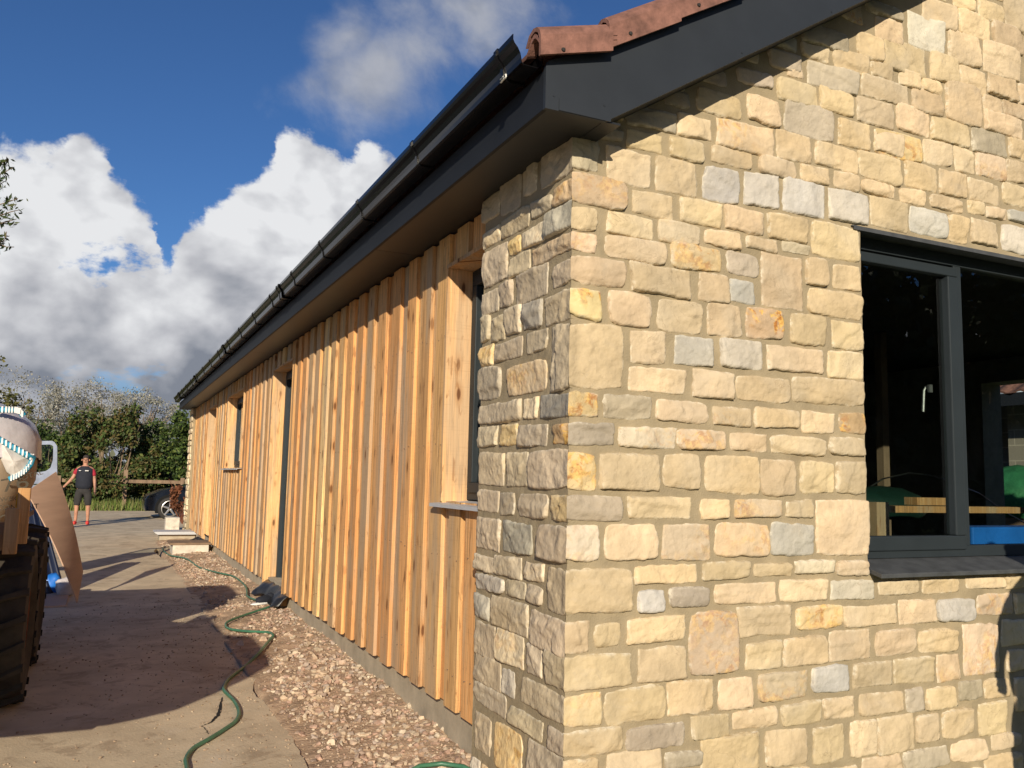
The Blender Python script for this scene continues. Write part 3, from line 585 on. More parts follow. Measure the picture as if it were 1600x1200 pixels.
def bracket(y,w_=.022,s=.006):
    b=MB(); gut(b,s,y,y+w_,0); b.box((1.255,y+.002,1.630+ZC),(1.275,y+w_-.002,1.650+ZC)); b.box((1.31,y+.002,1.528+ZC),(1.378,y+w_-.002,1.536+ZC))
    o=b.build('gutter_bracket',M['gutter'],house); return o
y=2.883
while y<YF: bracket(y); y+=1.02
for y in (7.48,11.45,15.4,18.9):
    b=MB(); gut(b,.009,y,y+.13,0)
    for d in (0,.10): gut(b,.013,y+d,y+d+.022,0)
    b.build('gutter_union',M['gutter'],house)
cm=MB(); 
for i in range(26):
    t=random.random(); p=onX(786+t*8,128-t*9+random.uniform(-1.2,1.2),1.288); s=random.uniform(.002,.0055); cm.box((p[0]-.012,p[1]-s,p[2]-s),(p[0]-.006,p[1]+s,p[2]+s*1.3))
hp(cm,'sealant_smear',M['chalk'])
# ------------------------------------------------------------------ roof tiles: courses up the slope, rolls across it
rt=MB()
def verge(y):                           # height of the tile surface across its width
    p=(y-(YB-.045))/.30; f_=p-math.floor(p); a=.5-.5*math.cos(min(f_/.42,1)*2*math.pi); return .052*a**.8
ys=[];y=YB-.045
while y<YF+.05:
    for k_ in (0,.035,.07,.1,.16,.21,.28,.34,.385,.42,.6,.8): ys.append(y+k_*.30)
    y+=.30
ys=np.array(ys); hs=np.array([verge(y) for y in ys])
crs=[(1.335,1.600,1.66,1.70)]; x=1.63; z=1.715
while x<XR:
    crs.append((x,z,x+.35,z+.35*.585)); x+=.325; z+=.325*SLP
for ci,(xa,za,xb,zb) in enumerate(crs):
    j=random.uniform(-.003,.003)
    for sgn in (1,-1):
        def X(q): return q if sgn==1 else 2*XR-q
        n=len(ys); V=[]
        for k_,(xx,zz) in enumerate(((xa,za-.018),(xa,za),(xb,zb))):
            for i in range(n): V.append((X(xx),ys[i]+j,zz+ZC+hs[i]))
        Fc=[(r*n+i,r*n+i+1,(r+1)*n+i+1,(r+1)*n+i)[::sgn] for r in range(2) for i in range(n-1)]
        # underside
        for k_,(xx,zz) in enumerate(((xa,za-.018),(xb,zb-.018))):
            for i in range(n): V.append((X(xx),ys[i]+j,zz+ZC+hs[i]))
        Fc+=[(3*n+i+1,3*n+i,4*n+i,4*n+i+1)[::sgn] for i in range(n-1)]
        rt.add(V,Fc)
        # verge flange that cloaks the edge: drops from the roll down the barge
        y0=YB-.047+j; ang=[(0,.0)]; dr=.078 if ci else .062
        P=[(ys[k_]+j,hs[k_]) for k_ in range(0,5)]
        for (o1,o2) in ((0,.0),):
            prof=[(y0,-dr),(y0+.014,-dr),(y0+.014,.012),(y0+.026,.036),(y0+.05,.050),(y0+.085,.045),(y0+.115,.012),(y0+.128,.018),(y0+.10,.056),(y0+.064,.068),(y0+.034,.060),(y0+.010,.038),(y0,.014)]
            V=[];m_=len(prof)
            for (xx,zz) in ((xa-.004,za+.004),(xb-.02,zb-.006)):
                for (py_,pz_) in prof: V.append((X(xx),py_,zz+ZC+pz_))
            Fc=[tuple(range(m_))[::-sgn],tuple(range(m_,2*m_))[::sgn]]+[(i,(i+1)%m_,(i+1)%m_+m_,i+m_)[::-sgn] for i in range(m_)]
            rt.add(V,Fc)
        if sgn==1:
            xx=xa+.09; zz=za+(zb-za)*.09/(xb-xa); rt.lathe([(-.006,0),(-.005,.007),(0,.009)],(xx,y0,zz+ZC-.045),'y',8,mi=1)
hp(rt,'tiled_roof',[M['tile'],M['rubber']])
# soft boards closing roof and the unseen sides
cs=MB(); cs.add([(XB+.02,YB+.02,1.52+ZC),(XR,YB+.02,bargez(XR)+.10),(XR,YF,bargez(XR)+.10),(XB+.02,YF,1.52+ZC)],[(0,1,2,3)]); cs.add([(2*XR-XB,YB+.02,1.52+ZC),(XR,YB+.02,bargez(XR)+.10),(XR,YF,bargez(XR)+.10),(2*XR-XB,YF,1.52+ZC)],[(3,2,1,0)]); hp(cs,'roof_underlay',M['dark'],fix=False)
rs=MB(); 
OY0,OY1=3.6,6.05
rs.box((XE-.3,YG+.01,-.1),(XE,OY0,2.9)); rs.box((XE-.3,OY1,-.1),(XE,YE,2.9)); rs.box((XE-.3,OY0,2.48),(XE,OY1,2.9)); rs.box((XS+.3,YE,-.1),(XE,YE+.3,5.0-2.2))
rs.prism([(XS,2.8),(XE,2.8),(XR,bargez(XR))],'y',YE+.1,YE+.3); hp(rs,'rear_wall',M['block'])
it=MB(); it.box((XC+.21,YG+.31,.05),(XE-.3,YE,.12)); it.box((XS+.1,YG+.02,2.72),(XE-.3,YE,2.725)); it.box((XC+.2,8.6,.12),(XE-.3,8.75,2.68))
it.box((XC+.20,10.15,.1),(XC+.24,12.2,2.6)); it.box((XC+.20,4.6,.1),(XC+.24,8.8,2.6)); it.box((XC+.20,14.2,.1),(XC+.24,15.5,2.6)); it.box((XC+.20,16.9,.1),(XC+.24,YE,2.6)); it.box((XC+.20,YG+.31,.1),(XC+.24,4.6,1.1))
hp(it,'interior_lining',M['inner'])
# ------------------------------------------------------------------ things seen through the gable window
def P2(px,py,y): return onY(px,py,y)
bench=empty('timber_trestle',(3.9,4.2,.12)); tag(bench,'rough pine bench rail on posts inside the house, seen through the gable window','bench')
a=onY(1357,790,3.75); b=onY(1478,801,4.15); c_=onY(1575,808,4.5)
mb=MB(); mb.box((a[0]-.3,a[1],a[2]-.04),(c_[0]+.2,a[1]+.10,a[2]+.0),(.6,.34,.13)); mb.build('rail',M['timber'],bench)
pz=onY(1375,790,3.70); mb=MB(); mb.box((pz[0]-.05,3.68,.12),(pz[0]+.05,3.745,pz[2]+.02)); mb.build('leg',M['timber'],bench)
mb=MB(); mb.box((pz[0]+1.5,3.68,.12),(pz[0]+1.6,3.745,pz[2]+.02)); mb.build('leg',M['timber'],bench)
mb=MB(); q=onY(1440,795,4.0); mb.box((q[0]-.1,3.95,a[2]+.001),(q[0]+.35,4.05,a[2]+.05)); tag(mb.build('timber_offcut',M['timber']),'short pine offcut lying on the bench rail behind the window','offcut')
def lumpy(name,c,s,m,sd,sub=3,amp=.25,col=(1,1,1)):
    import bmesh
    bm=bmesh.new(); bmesh.ops.create_icosphere(bm,subdivisions=sub,radius=1); V=np.array([v.co[:] for v in bm.verts]); Fc=[[v.index for v in f.verts] for f in bm.faces]; bm.free()
    V=V*(1+amp*fbm(V*1.6+sd,4,sd))[:,None]*np.array(s); V[:,2]=np.maximum(V[:,2],-s[2]*.7)+s[2]*.7
    mb=MB(); mb.add(V+np.array(c),Fc,col); return mb.build(name,m,smooth=True,fix=False)
p=onX(1592,778,11.3); tag(lumpy('tarpaulin',(p[0],p[1],p[2]-.30),(.55,.72,.42),M['greentarp'],3),'crumpled green tarpaulin heap behind the right hand pane','tarpaulin')
tsup=MB(); tsup.box((p[0]-.5,p[1]-.75,-.05),(p[0]+.5,p[1]+.7,p[2]-.26)); tag(tsup.build('storage_crate',M['oldwood']),'dark timber crate carrying the green tarpaulin in front of the outbuilding','crate')
p=onY(1400,800,4.6); tag(lumpy('glass_wool_roll',(p[0]-.15,4.6,a[2]-.12),(.42,.2,.14),M['darkgreen'],9),'low dark green plastic bundle behind the pine bench rail','bundle')
p0=onY(1519,853,3.32); p1=onY(1600,851,3.32); pt=onY(1560,822,3.32)
bl=MB(); bl.box((p0[0]-.1,3.24,WZ0-.02),(p1[0]+1.0,3.40,pt[2])); tag(bl.build('insulation_board',M['blueplastic'],bevel=.01),'bright blue plastic wrapped board just inside the right hand pane','board')
bs=MB(); bs.box((WX0+.0,3.235,WZ0-.10),(WX1,3.50,WZ0-.021)); hp(bs,'inner_window_board',M['oldwood'])
hoop=MB(); pts=[onY(x_,y_,4.9) for x_,y_ in ((1340,790),(1352,765),(1380,748),(1420,739),(1450,742),(1478,750),(1530,771),(1570,800),(1610,822),(1650,840))]
hoop.tube(pts,.006,6); tag(hoop.build('bent_pipe',M['steel']),'thin pale bent pipe arching across the view through the window','pipe')
pp=onY(1385,700,5.2); mb=MB(); mb.box((pp[0]-.035,5.2,.12),(pp[0]+.035,5.27,2.68)); tag(mb.build('wall_stud',M['oldwood']),'slim upright timber stud standing in the dark room behind the left pane','post')
# ------------------------------------------------------------------ concrete block outbuilding seen through the house
ob=empty('outbuilding',(12,6,0)); tag(ob,'grey concrete block outbuilding with a red-brown tiled roof seen through the gable window','outbuilding')
def blockx(t,out,vec,tcn):
    br=t.nodes.new('ShaderNodeTexBrick'); mp=t.nodes.new('ShaderNodeMapping'); mp.inputs['Rotation'].default_value=(0,math.radians(90),math.radians(90)); 
    cb=t.nodes.new('ShaderNodeCombineXYZ'); sp=t.nodes.new('ShaderNodeSeparateXYZ'); t.links.new(tcn.outputs['Object'],sp.inputs[0]); ad=mth(t,'ADD',sp.outputs[0],sp.outputs[1]); t.links.new(ad,cb.inputs[0]); t.links.new(sp.outputs[2],cb.inputs[1])
    t.links.new(cb.outputs[0],br.inputs['Vector']); br.inputs['Scale'].default_value=1; br.inputs['Brick Width'].default_value=.45; br.inputs['Row Height'].default_value=.225; br.inputs['Mortar Size'].default_value=.008
    br.inputs['Color1'].default_value=(.34,.31,.25,1); br.inputs['Color2'].default_value=(.29,.265,.215,1); br.inputs['Mortar'].default_value=(.50,.46,.37,1); return br.outputs[0]
M['blockwall']=mat('blockwork',rough=.95,extra=blockx)
mb=MB(); mb.box((12,4.5,0),(16,8.35,2.80)); mb.box((12.5,8.35,0),(16,14,2.80)); mb.build('wall',M['blockwall'],ob)
mb=MB()
for k_ in range(14): 
    x0_=11.5+k_*.33; z0_=2.76+k_*.2
    n=60; yy_=np.linspace(4,14.5,281); hh_=.025*np.cos(yy_*2*math.pi/.3)
    V=[(x0_,y_,z0_-.03+h_) for y_,h_ in zip(yy_,hh_)]+[(x0_,y_,z0_+h_) for y_,h_ in zip(yy_,hh_)]+[(x0_+.34,y_,z0_+.19+h_) for y_,h_ in zip(yy_,hh_)]
    m_=len(yy_); mb.add(V,[(r*m_+i,r*m_+i+1,(r+1)*m_+i+1,(r+1)*m_+i) for r in range(2) for i in range(m_-1)])
mb.build('roof',M['tile'],ob,fix=False); mb=MB(); mb.box((11.5,4,2.56),(11.54,14.5,2.735)); mb.build('fascia_board',M['anthracite'],ob)

# ------------------------------------------------------------------ ground
gd=MB(); gd.add([(-900,-900,-.14),(900,-900,-.14),(900,1400,-.14),(-900,1400,-.14)],[(0,1,2,3)]); tag(gd.build('ground',M['field']),kind='structure')
# old slab with a broken edge
ed=[(.93,-6),(.94,2),(.94,3.3),(.946,4.18),(.973,4.7),(.96,5.2),(.93,5.7),(.99,6.1),(1.06,6.7),(1.16,7.2),(1.06,7.7),(1.0,8.3),(1.02,8.9),(1.06,10.3),(1.04,12.2),(1.06,13.2),(1.02,14.0),(.90,15.0),(.84,16.0),(.9,16.7),(1.3,17.0),(1.55,17.3),(1.72,18.0)]
pts=[]
for (a,b) in zip(ed[:-1],ed[1:]):
    n=max(1,int((b[1]-a[1])/.05))
    for i in range(n):
        t=i/n; y_=a[1]+(b[1]-a[1])*t; x_=a[0]+(b[0]-a[0])*t
        pts.append((x_+.02*float(fbm(np.array([y_*6,0.3,0.]),3,2))+.006*random.uniform(-1,1),y_))
pts+=[(1.72,18),(1.72,YE+.9),(9,YE+1.2),(12,31),(6,32.6),(1.7,32.9),(-1,32.3),(-3,31.6),(-9,31),(-9,-6)]
mb=MB(); mb.prism(pts,'z',-.06,0.0); sb=mb.build('concrete_slab',M['slab'],fix=False); tag(sb,kind='structure')
# hardcore strip, lumpy
mb=MB(); xs_=np.linspace(.7,2.0,66); ysn=np.linspace(1.5,18.6,700); Xg,Yg_=np.meshgrid(xs_,ysn,indexing='ij')
PP=np.stack([Xg,Yg_,0*Xg],-1); hz=.022+.05*np.clip((Xg-1.15)/.5,0,1)*np.clip((Yg_-5)/3,0,1)*.5+.025*fbm(PP*2.2,3,6)+.014*fbm(PP*11,4,7)
hz=np.where(Xg<.95,-.05,hz)-.035*np.clip(1-(Xg-.85)/.25,0,1)-.02*np.clip((5.5-Yg_)/1.5,0,1)
mb.add(np.stack([Xg,Yg_,hz],-1).reshape(-1,3),[(i*700+j,(i+1)*700+j,(i+1)*700+j+1,i*700+j+1) for i in range(65) for j in range(699)])
tag(mb.build('hardcore_bed',M['soil'],smooth=True,fix=False),kind='structure')
def hz_at(x,y):
    P_=np.stack([x,y,0*x],-1); h=.022+.05*np.clip((x-1.15)/.5,0,1)*np.clip((y-5)/3,0,1)*.5+.025*fbm(P_*2.2,3,6)+.014*fbm(P_*11,4,7); h=h-.035*np.clip(1-(x-.85)/.25,0,1)-.02*np.clip((5.5-y)/1.5,0,1)
    return np.maximum(h,np.where(x<.98,0.0,-.03))
# rubble
import bmesh
def ico(sub):
    bm=bmesh.new(); bmesh.ops.create_icosphere(bm,subdivisions=sub,radius=1); V=np.array([v.co[:] for v in bm.verts]); Fc=np.array([[v.index for v in f.verts] for f in bm.faces]); bm.free(); return V,Fc
def rockshapes(sub,n,sd):
    V0,Fc=ico(sub); out=[]
    for i in range(n):
        V=V0.copy()
        for q in range(11):                                    # slice flat facets
            d=RS.randn(3); d/=np.linalg.norm(d); o_=RS.uniform(.35,.7); t=V@d; V=V-np.outer(np.clip(t-o_,0,9),d)
        V=V*(1+.12*fbm(V*2+i*5,3,i))[:,None]; V*=np.array([1,RS.uniform(.6,.95),RS.uniform(.4,.75)]); out.append(V)
    return out,Fc
def rocks(name,n,rng,smin,smax,sub,pw,dens,cols):
    shp,Fc=rockshapes(sub,12,3); VV=[];FF=[];CC=[]; base=0; cnt=0
    while cnt<n:
        x,y=rng(); 
        if RS.rand()>dens(x,y): continue
        s=smin+(smax-smin)*RS.rand()**pw; V=shp[RS.randint(12)]; th=RS.rand()*6.28; tl=RS.randn()*.35
        R=np.array([[math.cos(th),-math.sin(th),0],[math.sin(th),math.cos(th),0],[0,0,1]])@np.array([[1,0,0],[0,math.cos(tl),-math.sin(tl)],[0,math.sin(tl),math.cos(tl)]])
        z=float(hz_at(np.array([x]),np.array([y]))[0]); VV.append(V@R.T*s+np.array([x,y,z+s*.22])); FF.append(Fc+base); base+=len(V)
        c=(np.array(cols[RS.randint(len(cols))])*.7+np.array((.48,.36,.26))*.3)*RS.uniform(.85,1.12); CC.append(np.tile(np.r_[c,1],(len(V),1))); cnt+=1
    me=bpy.data.meshes.new(name); me.from_pydata(np.concatenate(VV).tolist(),[],np.concatenate(FF).tolist()); ca=me.color_attributes.new('Col','FLOAT_COLOR','POINT'); ca.data.foreach_set('color',np.concatenate(CC).ravel()); me.materials.append(M['rock'])
    o=bpy.data.objects.new(name,me); COL.objects.link(o); return o
RC=[(.46,.32,.23),(.40,.25,.19),(.50,.38,.27),(.36,.27,.22),(.56,.46,.34),(.42,.27,.21),(.60,.52,.40),(.38,.32,.28)]
def dn(x,y):
    d=min(1,max(0,(x-.98)/.12)); 
    p=float(fbm(np.array([x*1.9,y*1.3,0.]),2,31)); 
    return d*min(1,max(.10,.62+2.2*p))
tag(rocks('rubble',10000,lambda:(RS.uniform(.9,1.75),2.6+15.4*RS.rand()**1.25),.005,.034,2,3.6,dn,RC),'loose reddish and buff rubble strewn between the slab and the cladding','rubble',kind='stuff')
tag(rocks('stones',190,lambda:(RS.uniform(1.02,1.68),3.0+4.5*RS.rand()),.018,.045,3,1.8,dn,[(.60,.50,.37),(.54,.42,.30),(.50,.38,.29)]),'bigger buff broken stones lying on the rubble near the pier','stones',kind='stuff')
tag(rocks('grit',5200,lambda:(RS.uniform(-1.5,1.7),3.2+7*RS.rand()**1.3),.0028,.014,1,2,lambda x,y:.35+.65*min(1,max(0,x)),[(.45,.37,.27),(.36,.27,.19),(.28,.2,.14)]),'small grit scattered over the slab','grit',kind='stuff')
# crack in the slab
ck=[(344,1090),(341,1105),(335,1118),(330,1126),(318,1133),(322,1140),(328,1146),(322,1152)]
ck=[(347,1089),(344,1103),(340,1118),(331,1128),(316,1134),(322,1141),(327,1148)]
V=[];Fc=[]
fine=[]
for a,b in zip(ck[:-1],ck[1:]):
    for i in range(5): fine.append((a[0]+(b[0]-a[0])*i/5+random.uniform(-1.3,1.3),a[1]+(b[1]-a[1])*i/5))
for i,(x_,y_) in enumerate(fine):
    w_=(.3+2.0*math.sin(math.pi*min(1,i/18.))+random.uniform(0,.8)) if i<20 else .7
    p=onZ(x_-w_,y_,.003); q=onZ(x_+w_,y_,.003); V+=[p,q]
    if i: Fc.append((2*i-2,2*i-1,2*i+1,2*i))
mb=MB(); mb.add(V,Fc); tag(mb.build('slab_crack',M['dark'],fix=False),kind='structure')
# ------------------------------------------------------------------ hose
def hosepts(L_,z=None):
    out=[]
    for x_,y_ in L_:
        p=onZ(0+x_/3.2,840+y_/3.2,.03); h=float(hz_at(np.array([p[0]]),np.array([p[1]]))[0]) if p[0]>.98 else 0.0
        p=onZ(0+x_/3.2,840+y_/3.2,h+.014+(.012 if p[0]>1.0 else 0)); out.append(Vector(p))
    # smooth
    res=[]
    for i in range(len(out)-1):
        p0=out[max(i-1,0)];p1=out[i];p2=out[i+1];p3=out[min(i+2,len(out)-1)]
        for k_ in range(6):
            t=k_/6; res.append(.5*((2*p1)+(-p0+p2)*t+(2*p0-5*p1+4*p2-p3)*t*t+(-p0+3*p1-3*p2+p3)*t**3))
    res.append(out[-1]); return res
mb=MB()
mb.tube(hosepts([(915,1260),(928,1200),(935,1152),(930,1105),(968,1052),(1040,1010),(1120,960),(1180,915),(1195,870),(1170,815),(1125,770),(1120,745),(1150,700),(1230,640),(1300,570),(1350,510),(1365,488),(1340,474),(1230,468),(1150,457),(1128,437),(1150,415),(1230,385),(1330,352),(1392,330),(1380,318),(1300,316),(1240,295),(1235,270),(1225,240),(1170,195),(1090,175),(1000,150),(930,105),(850,88),(815,62),(820,45)]),.0108,10)
tag(mb.build('garden_hose',M['hose'],smooth=True,fix=False),'green garden hose winding from the slab over the rubble beside the cladding','hose')
mb=MB(); q=[(640,1206),(655,1197),(690,1193),(725,1198),(745,1210)]
mb.tube([onZ(x_,y_,.035) for x_,y_ in q],.0108,10); tag(mb.build('hose_end',M['hose'],smooth=True,fix=False),'short green hose loop at the foot of the stone pier','hose')
# ------------------------------------------------------------------ shoe and membrane by the door
p=onZ(410,944,.05); sh_=empty('work_shoe',(p[0],p[1],.03)); tag(sh_,'dirty navy and white work shoe lying on the rubble under the door','shoe')
def sub(name,c,s,m,par,sd,amp=.15,sb_=2,rot=0):
    V,Fc=ico(sb_); V=V*(1+amp*fbm(V*1.6+sd,3,sd))[:,None]*np.array(s); cs_,sn_=math.cos(rot),math.sin(rot); V=V@np.array([[cs_,sn_,0],[-sn_,cs_,0],[0,0,1]])+np.array(c)
    mb=MB(); mb.add(V,Fc.tolist()); return mb.build(name,m,par,smooth=True,fix=False)
sub('sole',(p[0],p[1]-.01,.062),(.15,.05,.020),M['whitecloth'],sh_,2,rot=.6); sub('upper',(p[0]+.02,p[1],.095),(.125,.048,.042),M['navycloth'],sh_,3,rot=.6); sub('ankle_cuff',(p[0]+.085,p[1]+.05,.12),(.045,.042,.04),M['navycloth'],sh_,4,rot=.6)
# crumpled black membrane hanging from the door threshold
u_=np.linspace(0,1,40); v_=np.linspace(0,1,22); Ug,Vg=np.meshgrid(u_,v_,indexing='ij'); 
Yv=8.62+Ug*1.35; Xv=1.72-Vg*(.12+.05*np.sin(Ug*9)+.03*np.sin(Ug*23)); Zv=.200-Vg**1.6*.12-.02*(Vg*Ug)
Pn=np.stack([Xv*9,Yv*7,Zv*0],-1); Zv=Zv+.035*Vg*fbm(Pn*.9,3,4)+.012*fbm(Pn*2,3,8); Xv=Xv+.03*Vg*fbm(Pn,2,9)
mb=MB(); mb.add(np.stack([Xv,Yv,Zv],-1).reshape(-1,3),[(i*22+j,(i+1)*22+j,(i+1)*22+j+1,i*22+j+1) for i in range(39) for j in range(21)]); o=mb.build('damp_proof_membrane',M['blacksheet'],smooth=True,fix=False)
o.modifiers.new('s','SOLIDIFY').thickness=.003; tag(o,'crumpled black plastic membrane sticking out under the near door','membrane')
mb=MB(); 
for k_ in range(7):
    y_=15.3+k_*.25; mb.tube([(1.70,y_,.14),(1.62,y_+.15,.16+.03*random.random()),(1.50+.08*random.random(),y_+.3,.10),(1.58,y_+.5,.07)],.018,6)
tag(mb.build('loose_membrane',M['blacksheet'],smooth=True),'ragged black plastic strips lying below the far doorway','membrane')
# ------------------------------------------------------------------ blocks and tray at the far end
p=onZ(267,868,0.0); q=onZ(322,866,0.0)
st=empty('door_step',(p[0],p[1],0)); tag(st,'whitewashed concrete step block topped with a board at the far doorway','step')
mb=MB(); mb.box((p[0]+.02,p[1],-.01),(q[0]+.02,p[1]+.62,.17)); mb.build('block',M['white'],st); mb=MB(); mb.box((p[0]-.03,p[1]-.02,.171),(q[0]+.06,p[1]+.66,.20)); mb.build('top_board',M['oldwood'],st)
p=onZ(241,838,.1)
tr_=empty('metal_trough',(p[0],p[1],0)); tag(tr_,'shallow grey metal tray on a dark block beyond the step','tray')
mb=MB(); mb.prism([(p[0],.17),(p[0]+.06,.13),(p[0]+.78,.13),(p[0]+.84,.17),(p[0]+.84,.185),(p[0],.185)],'y',p[1],p[1]+.7); mb.build('tray',M['alu'],tr_); mb=MB(); mb.box((p[0]+.1,p[1]+.1,0),(p[0]+.76,p[1]+.6,.129)); mb.build('base',M['plinth'],tr_)
p=onZ(258,829,0.0); q=onZ(280,829,0.0)
mb=MB(); mb.box((p[0],p[1],-.02),(q[0],p[1]+.4,.30)); tag(mb.build('concrete_block',M['white'],bevel=.01),'pale cream block standing near the far corner of the house','block')
p=onZ(287,826,0.0); mb=MB(); mb.tube([(p[0],p[1],0),(p[0]+.02,p[1],.3),(p[0]-.01,p[1]+.02,.62)],.022,8); tag(mb.build('standpipe',M['hose']),'green upright hose pipe by the far stone pier','pipe')
# ------------------------------------------------------------------ foliage tools
def leaves(centers,size,cols,aspect=.6,lit=None):
    n=len(centers); C_=np.asarray(centers); s=size*RS.uniform(.6,1.3,n)
    a=RS.randn(n,3); a/=np.linalg.norm(a,axis=1)[:,None]; b=np.cross(a,RS.randn(n,3)); b/=np.linalg.norm(b,axis=1)[:,None]
    V=np.stack([C_-a*s[:,None],C_-b*(s*aspect)[:,None],C_+a*s[:,None],C_+b*(s*aspect)[:,None]],1).reshape(-1,3)
    cols=np.asarray(cols); cc=cols[RS.randint(len(cols),size=n)]*RS.uniform(.7,1.3,n)[:,None]
    cc=np.repeat(np.c_[cc,np.ones(n)],4,0); return V,cc
def leafmesh(name,centers,size,cols,parent=None,aspect=.6):
    V,cc=leaves(centers,size,cols,aspect); n=len(centers); me=bpy.data.meshes.new(name); me.from_pydata(V.tolist(),[],np.arange(4*n).reshape(-1,4).tolist())
    ca=me.color_attributes.new('Col','FLOAT_COLOR','POINT'); ca.data.foreach_set('color',cc.ravel()); me.materials.append(M['leaf']); o=bpy.data.objects.new(name,me); COL.objects.link(o)
    if parent: o.parent=parent; o.matrix_parent_inverse=parent.matrix_world.inverted()
    return o
def crown_pts(c,r,n,sd,shell=.55,clumps=60,cr=.22):
    rs=np.random.RandomState(sd); d=rs.randn(clumps,3); d/=np.linalg.norm(d,axis=1)[:,None]; rad=shell+(1-shell)*rs.rand(clumps)**.6
    rad*=1+.25*fbm(d*1.7,2,sd); cc=d*rad[:,None]; k=rs.randint(clumps,size=n); q=rs.randn(n,3); q/=np.linalg.norm(q,axis=1)[:,None]; q*=(rs.rand(n)**.45)[:,None]*cr*rs.uniform(.6,1.3,clumps)[k][:,None]
    return np.array(c)+(cc[k]+q)*np.array(r)
def limb(mb,a,b,r0,r1,n=6,wob=.08,sd=0):
    A=Vector(a);B=Vector(b); pts=[];L_=(B-A).length
    for i in range(n+1):
        t=i/n; pts.append(A.lerp(B,t)+Vector([wob*L_*math.sin(3*t+sd+k_*2)*t*(1-t)*2 for k_ in range(3)]))
    mb.tube(pts,[r0+(r1-r0)*i/n for i in range(n+1)],7)
def tree(name,c,r,base,n,size,cols,label,cat,sd,group=None,clumps=60,cr=.22,shell=.5,tr=.12,nl=8):
    root=empty(name,base); tag(root,label,cat,group)
    leafmesh('crown',crown_pts(c,r,n,sd,shell,clumps,cr),size,cols,root)
    mb=MB(); rr=random.Random(sd); fork=(base[0]+(c[0]-base[0])*.5,base[1]+(c[1]-base[1])*.5,max(base[2]+.2,c[2]-r[2]*.75)); limb(mb,base,fork,tr,tr*.7,sd=sd)
    for i in range(nl):
        an=rr.uniform(0,6.28); e=rr.uniform(.2,1); limb(mb,fork,(c[0]+math.cos(an)*r[0]*.7*e,c[1]+math.sin(an)*r[1]*.7*e,c[2]+r[2]*rr.uniform(-.1,.75)),tr*.5,tr*.08,sd=i)
    mb.build('trunk',M['bark'],root,smooth=True,fix=False); return root
G1=[(.055,.085,.022),(.085,.10,.025),(.035,.06,.018),(.10,.085,.03),(.12,.09,.035),(.07,.10,.03)]
G2=[(.040,.070,.018),(.060,.095,.022),(.028,.05,.014),(.10,.13,.03)]
GP=[(.30,.29,.25),(.25,.24,.20),(.19,.19,.14),(.33,.32,.28),(.25,.25,.21)]
YH=34.5
def bxy(px,py,y): return onY(px,py,y)
# two rounded bushes behind the fence
c1=bxy(172,715,YH); top1=bxy(172,634,YH)
tree('shrub',(c1[0],YH,1.62),(1.75,1.4,2.0),(c1[0]+.3,YH,-.14),15000,.075,G1,'broad rounded bush with reddish leaf tips and bare pale stems behind the standing man','shrub',5,'bushes behind the fence',clumps=95,cr=.2,tr=.09,nl=14)
c2=bxy(268,700,YH+1)
tree('shrub',(c2[0]+.45,YH+1,1.5),(1.7,1.5,2.1),(c2[0]+.6,YH+1,-.14),15000,.07,G2,'dense dark green bush next to the far end of the house','shrub',8,'bushes behind the fence',clumps=95,cr=.2,tr=.1,nl=10)
c3=bxy(100,740,YH+1.5)
tree('shrub',(c3[0]-.6,YH+1.5,1.2),(1.6,1.2,1.9),(c3[0]-.6,YH+1.5,-.14),8000,.08,G2,'lower leafy bush left of the man behind the open van door','shrub',9,'bushes behind the fence',clumps=60,cr=.22,tr=.08)
# tall pale trees further back
for (px,py,rx,rz,sd,lab) in ((40,645,3.3,3.6,21,'tall pale silvery tree at the left edge behind the sacks'),(105,650,3.0,3.8,22,'thin pale tree between the sacks and the broad bush'),(165,632,3.0,3.0,23,'grey leafed airy tree rising over the broad bush'),(225,640,2.6,2.4,24,'low wispy pale tree showing between the two bushes')):
    c=bxy(px,py,60.); tree('poplar_tree',(c[0],60+random.uniform(-2,2),c[2]-.75),(rx,2,rz*.78),(c[0],60,-.14),7500,.06,GP,lab,'tree',sd,'pale trees beyond the hedge',clumps=80,cr=.2,shell=.35,tr=.16,nl=16)
c=bxy(8,628,48.); tree('oak_tree',(c[0]-1.6,48,c[2]-1.0),(3.0,2,3.2),(c[0]-1.6,48,-.14),5000,.10,[(.10,.10,.03),(.13,.115,.04),(.07,.075,.02)],'olive brown tree crown at the left edge above the wrapped sack','tree',31,clumps=60,tr=.2)
# background hedge line
hp_=np.c_[RS.uniform(-14,14,9000),RS.uniform(39,41,9000),np.abs(RS.rand(9000))**.7*2.1-.1]; hp_[:,2]*=1+.25*fbm(np.c_[hp_[:,0]*.5,0*hp_[:,0],0*hp_[:,0]],2,4)
tag(leafmesh('hedge',hp_,.13,G2),'long dark hedge closing the yard behind the bushes','hedge',kind='stuff')
hp_=np.c_[RS.uniform(-60,60,9000),RS.uniform(80,84,9000),np.abs(RS.rand(9000))**.8*5.5]; tag(leafmesh('treeline',hp_,.4,[(.10,.12,.07),(.14,.15,.10)]),'distant grey green tree line on the horizon','treeline',kind='stuff')
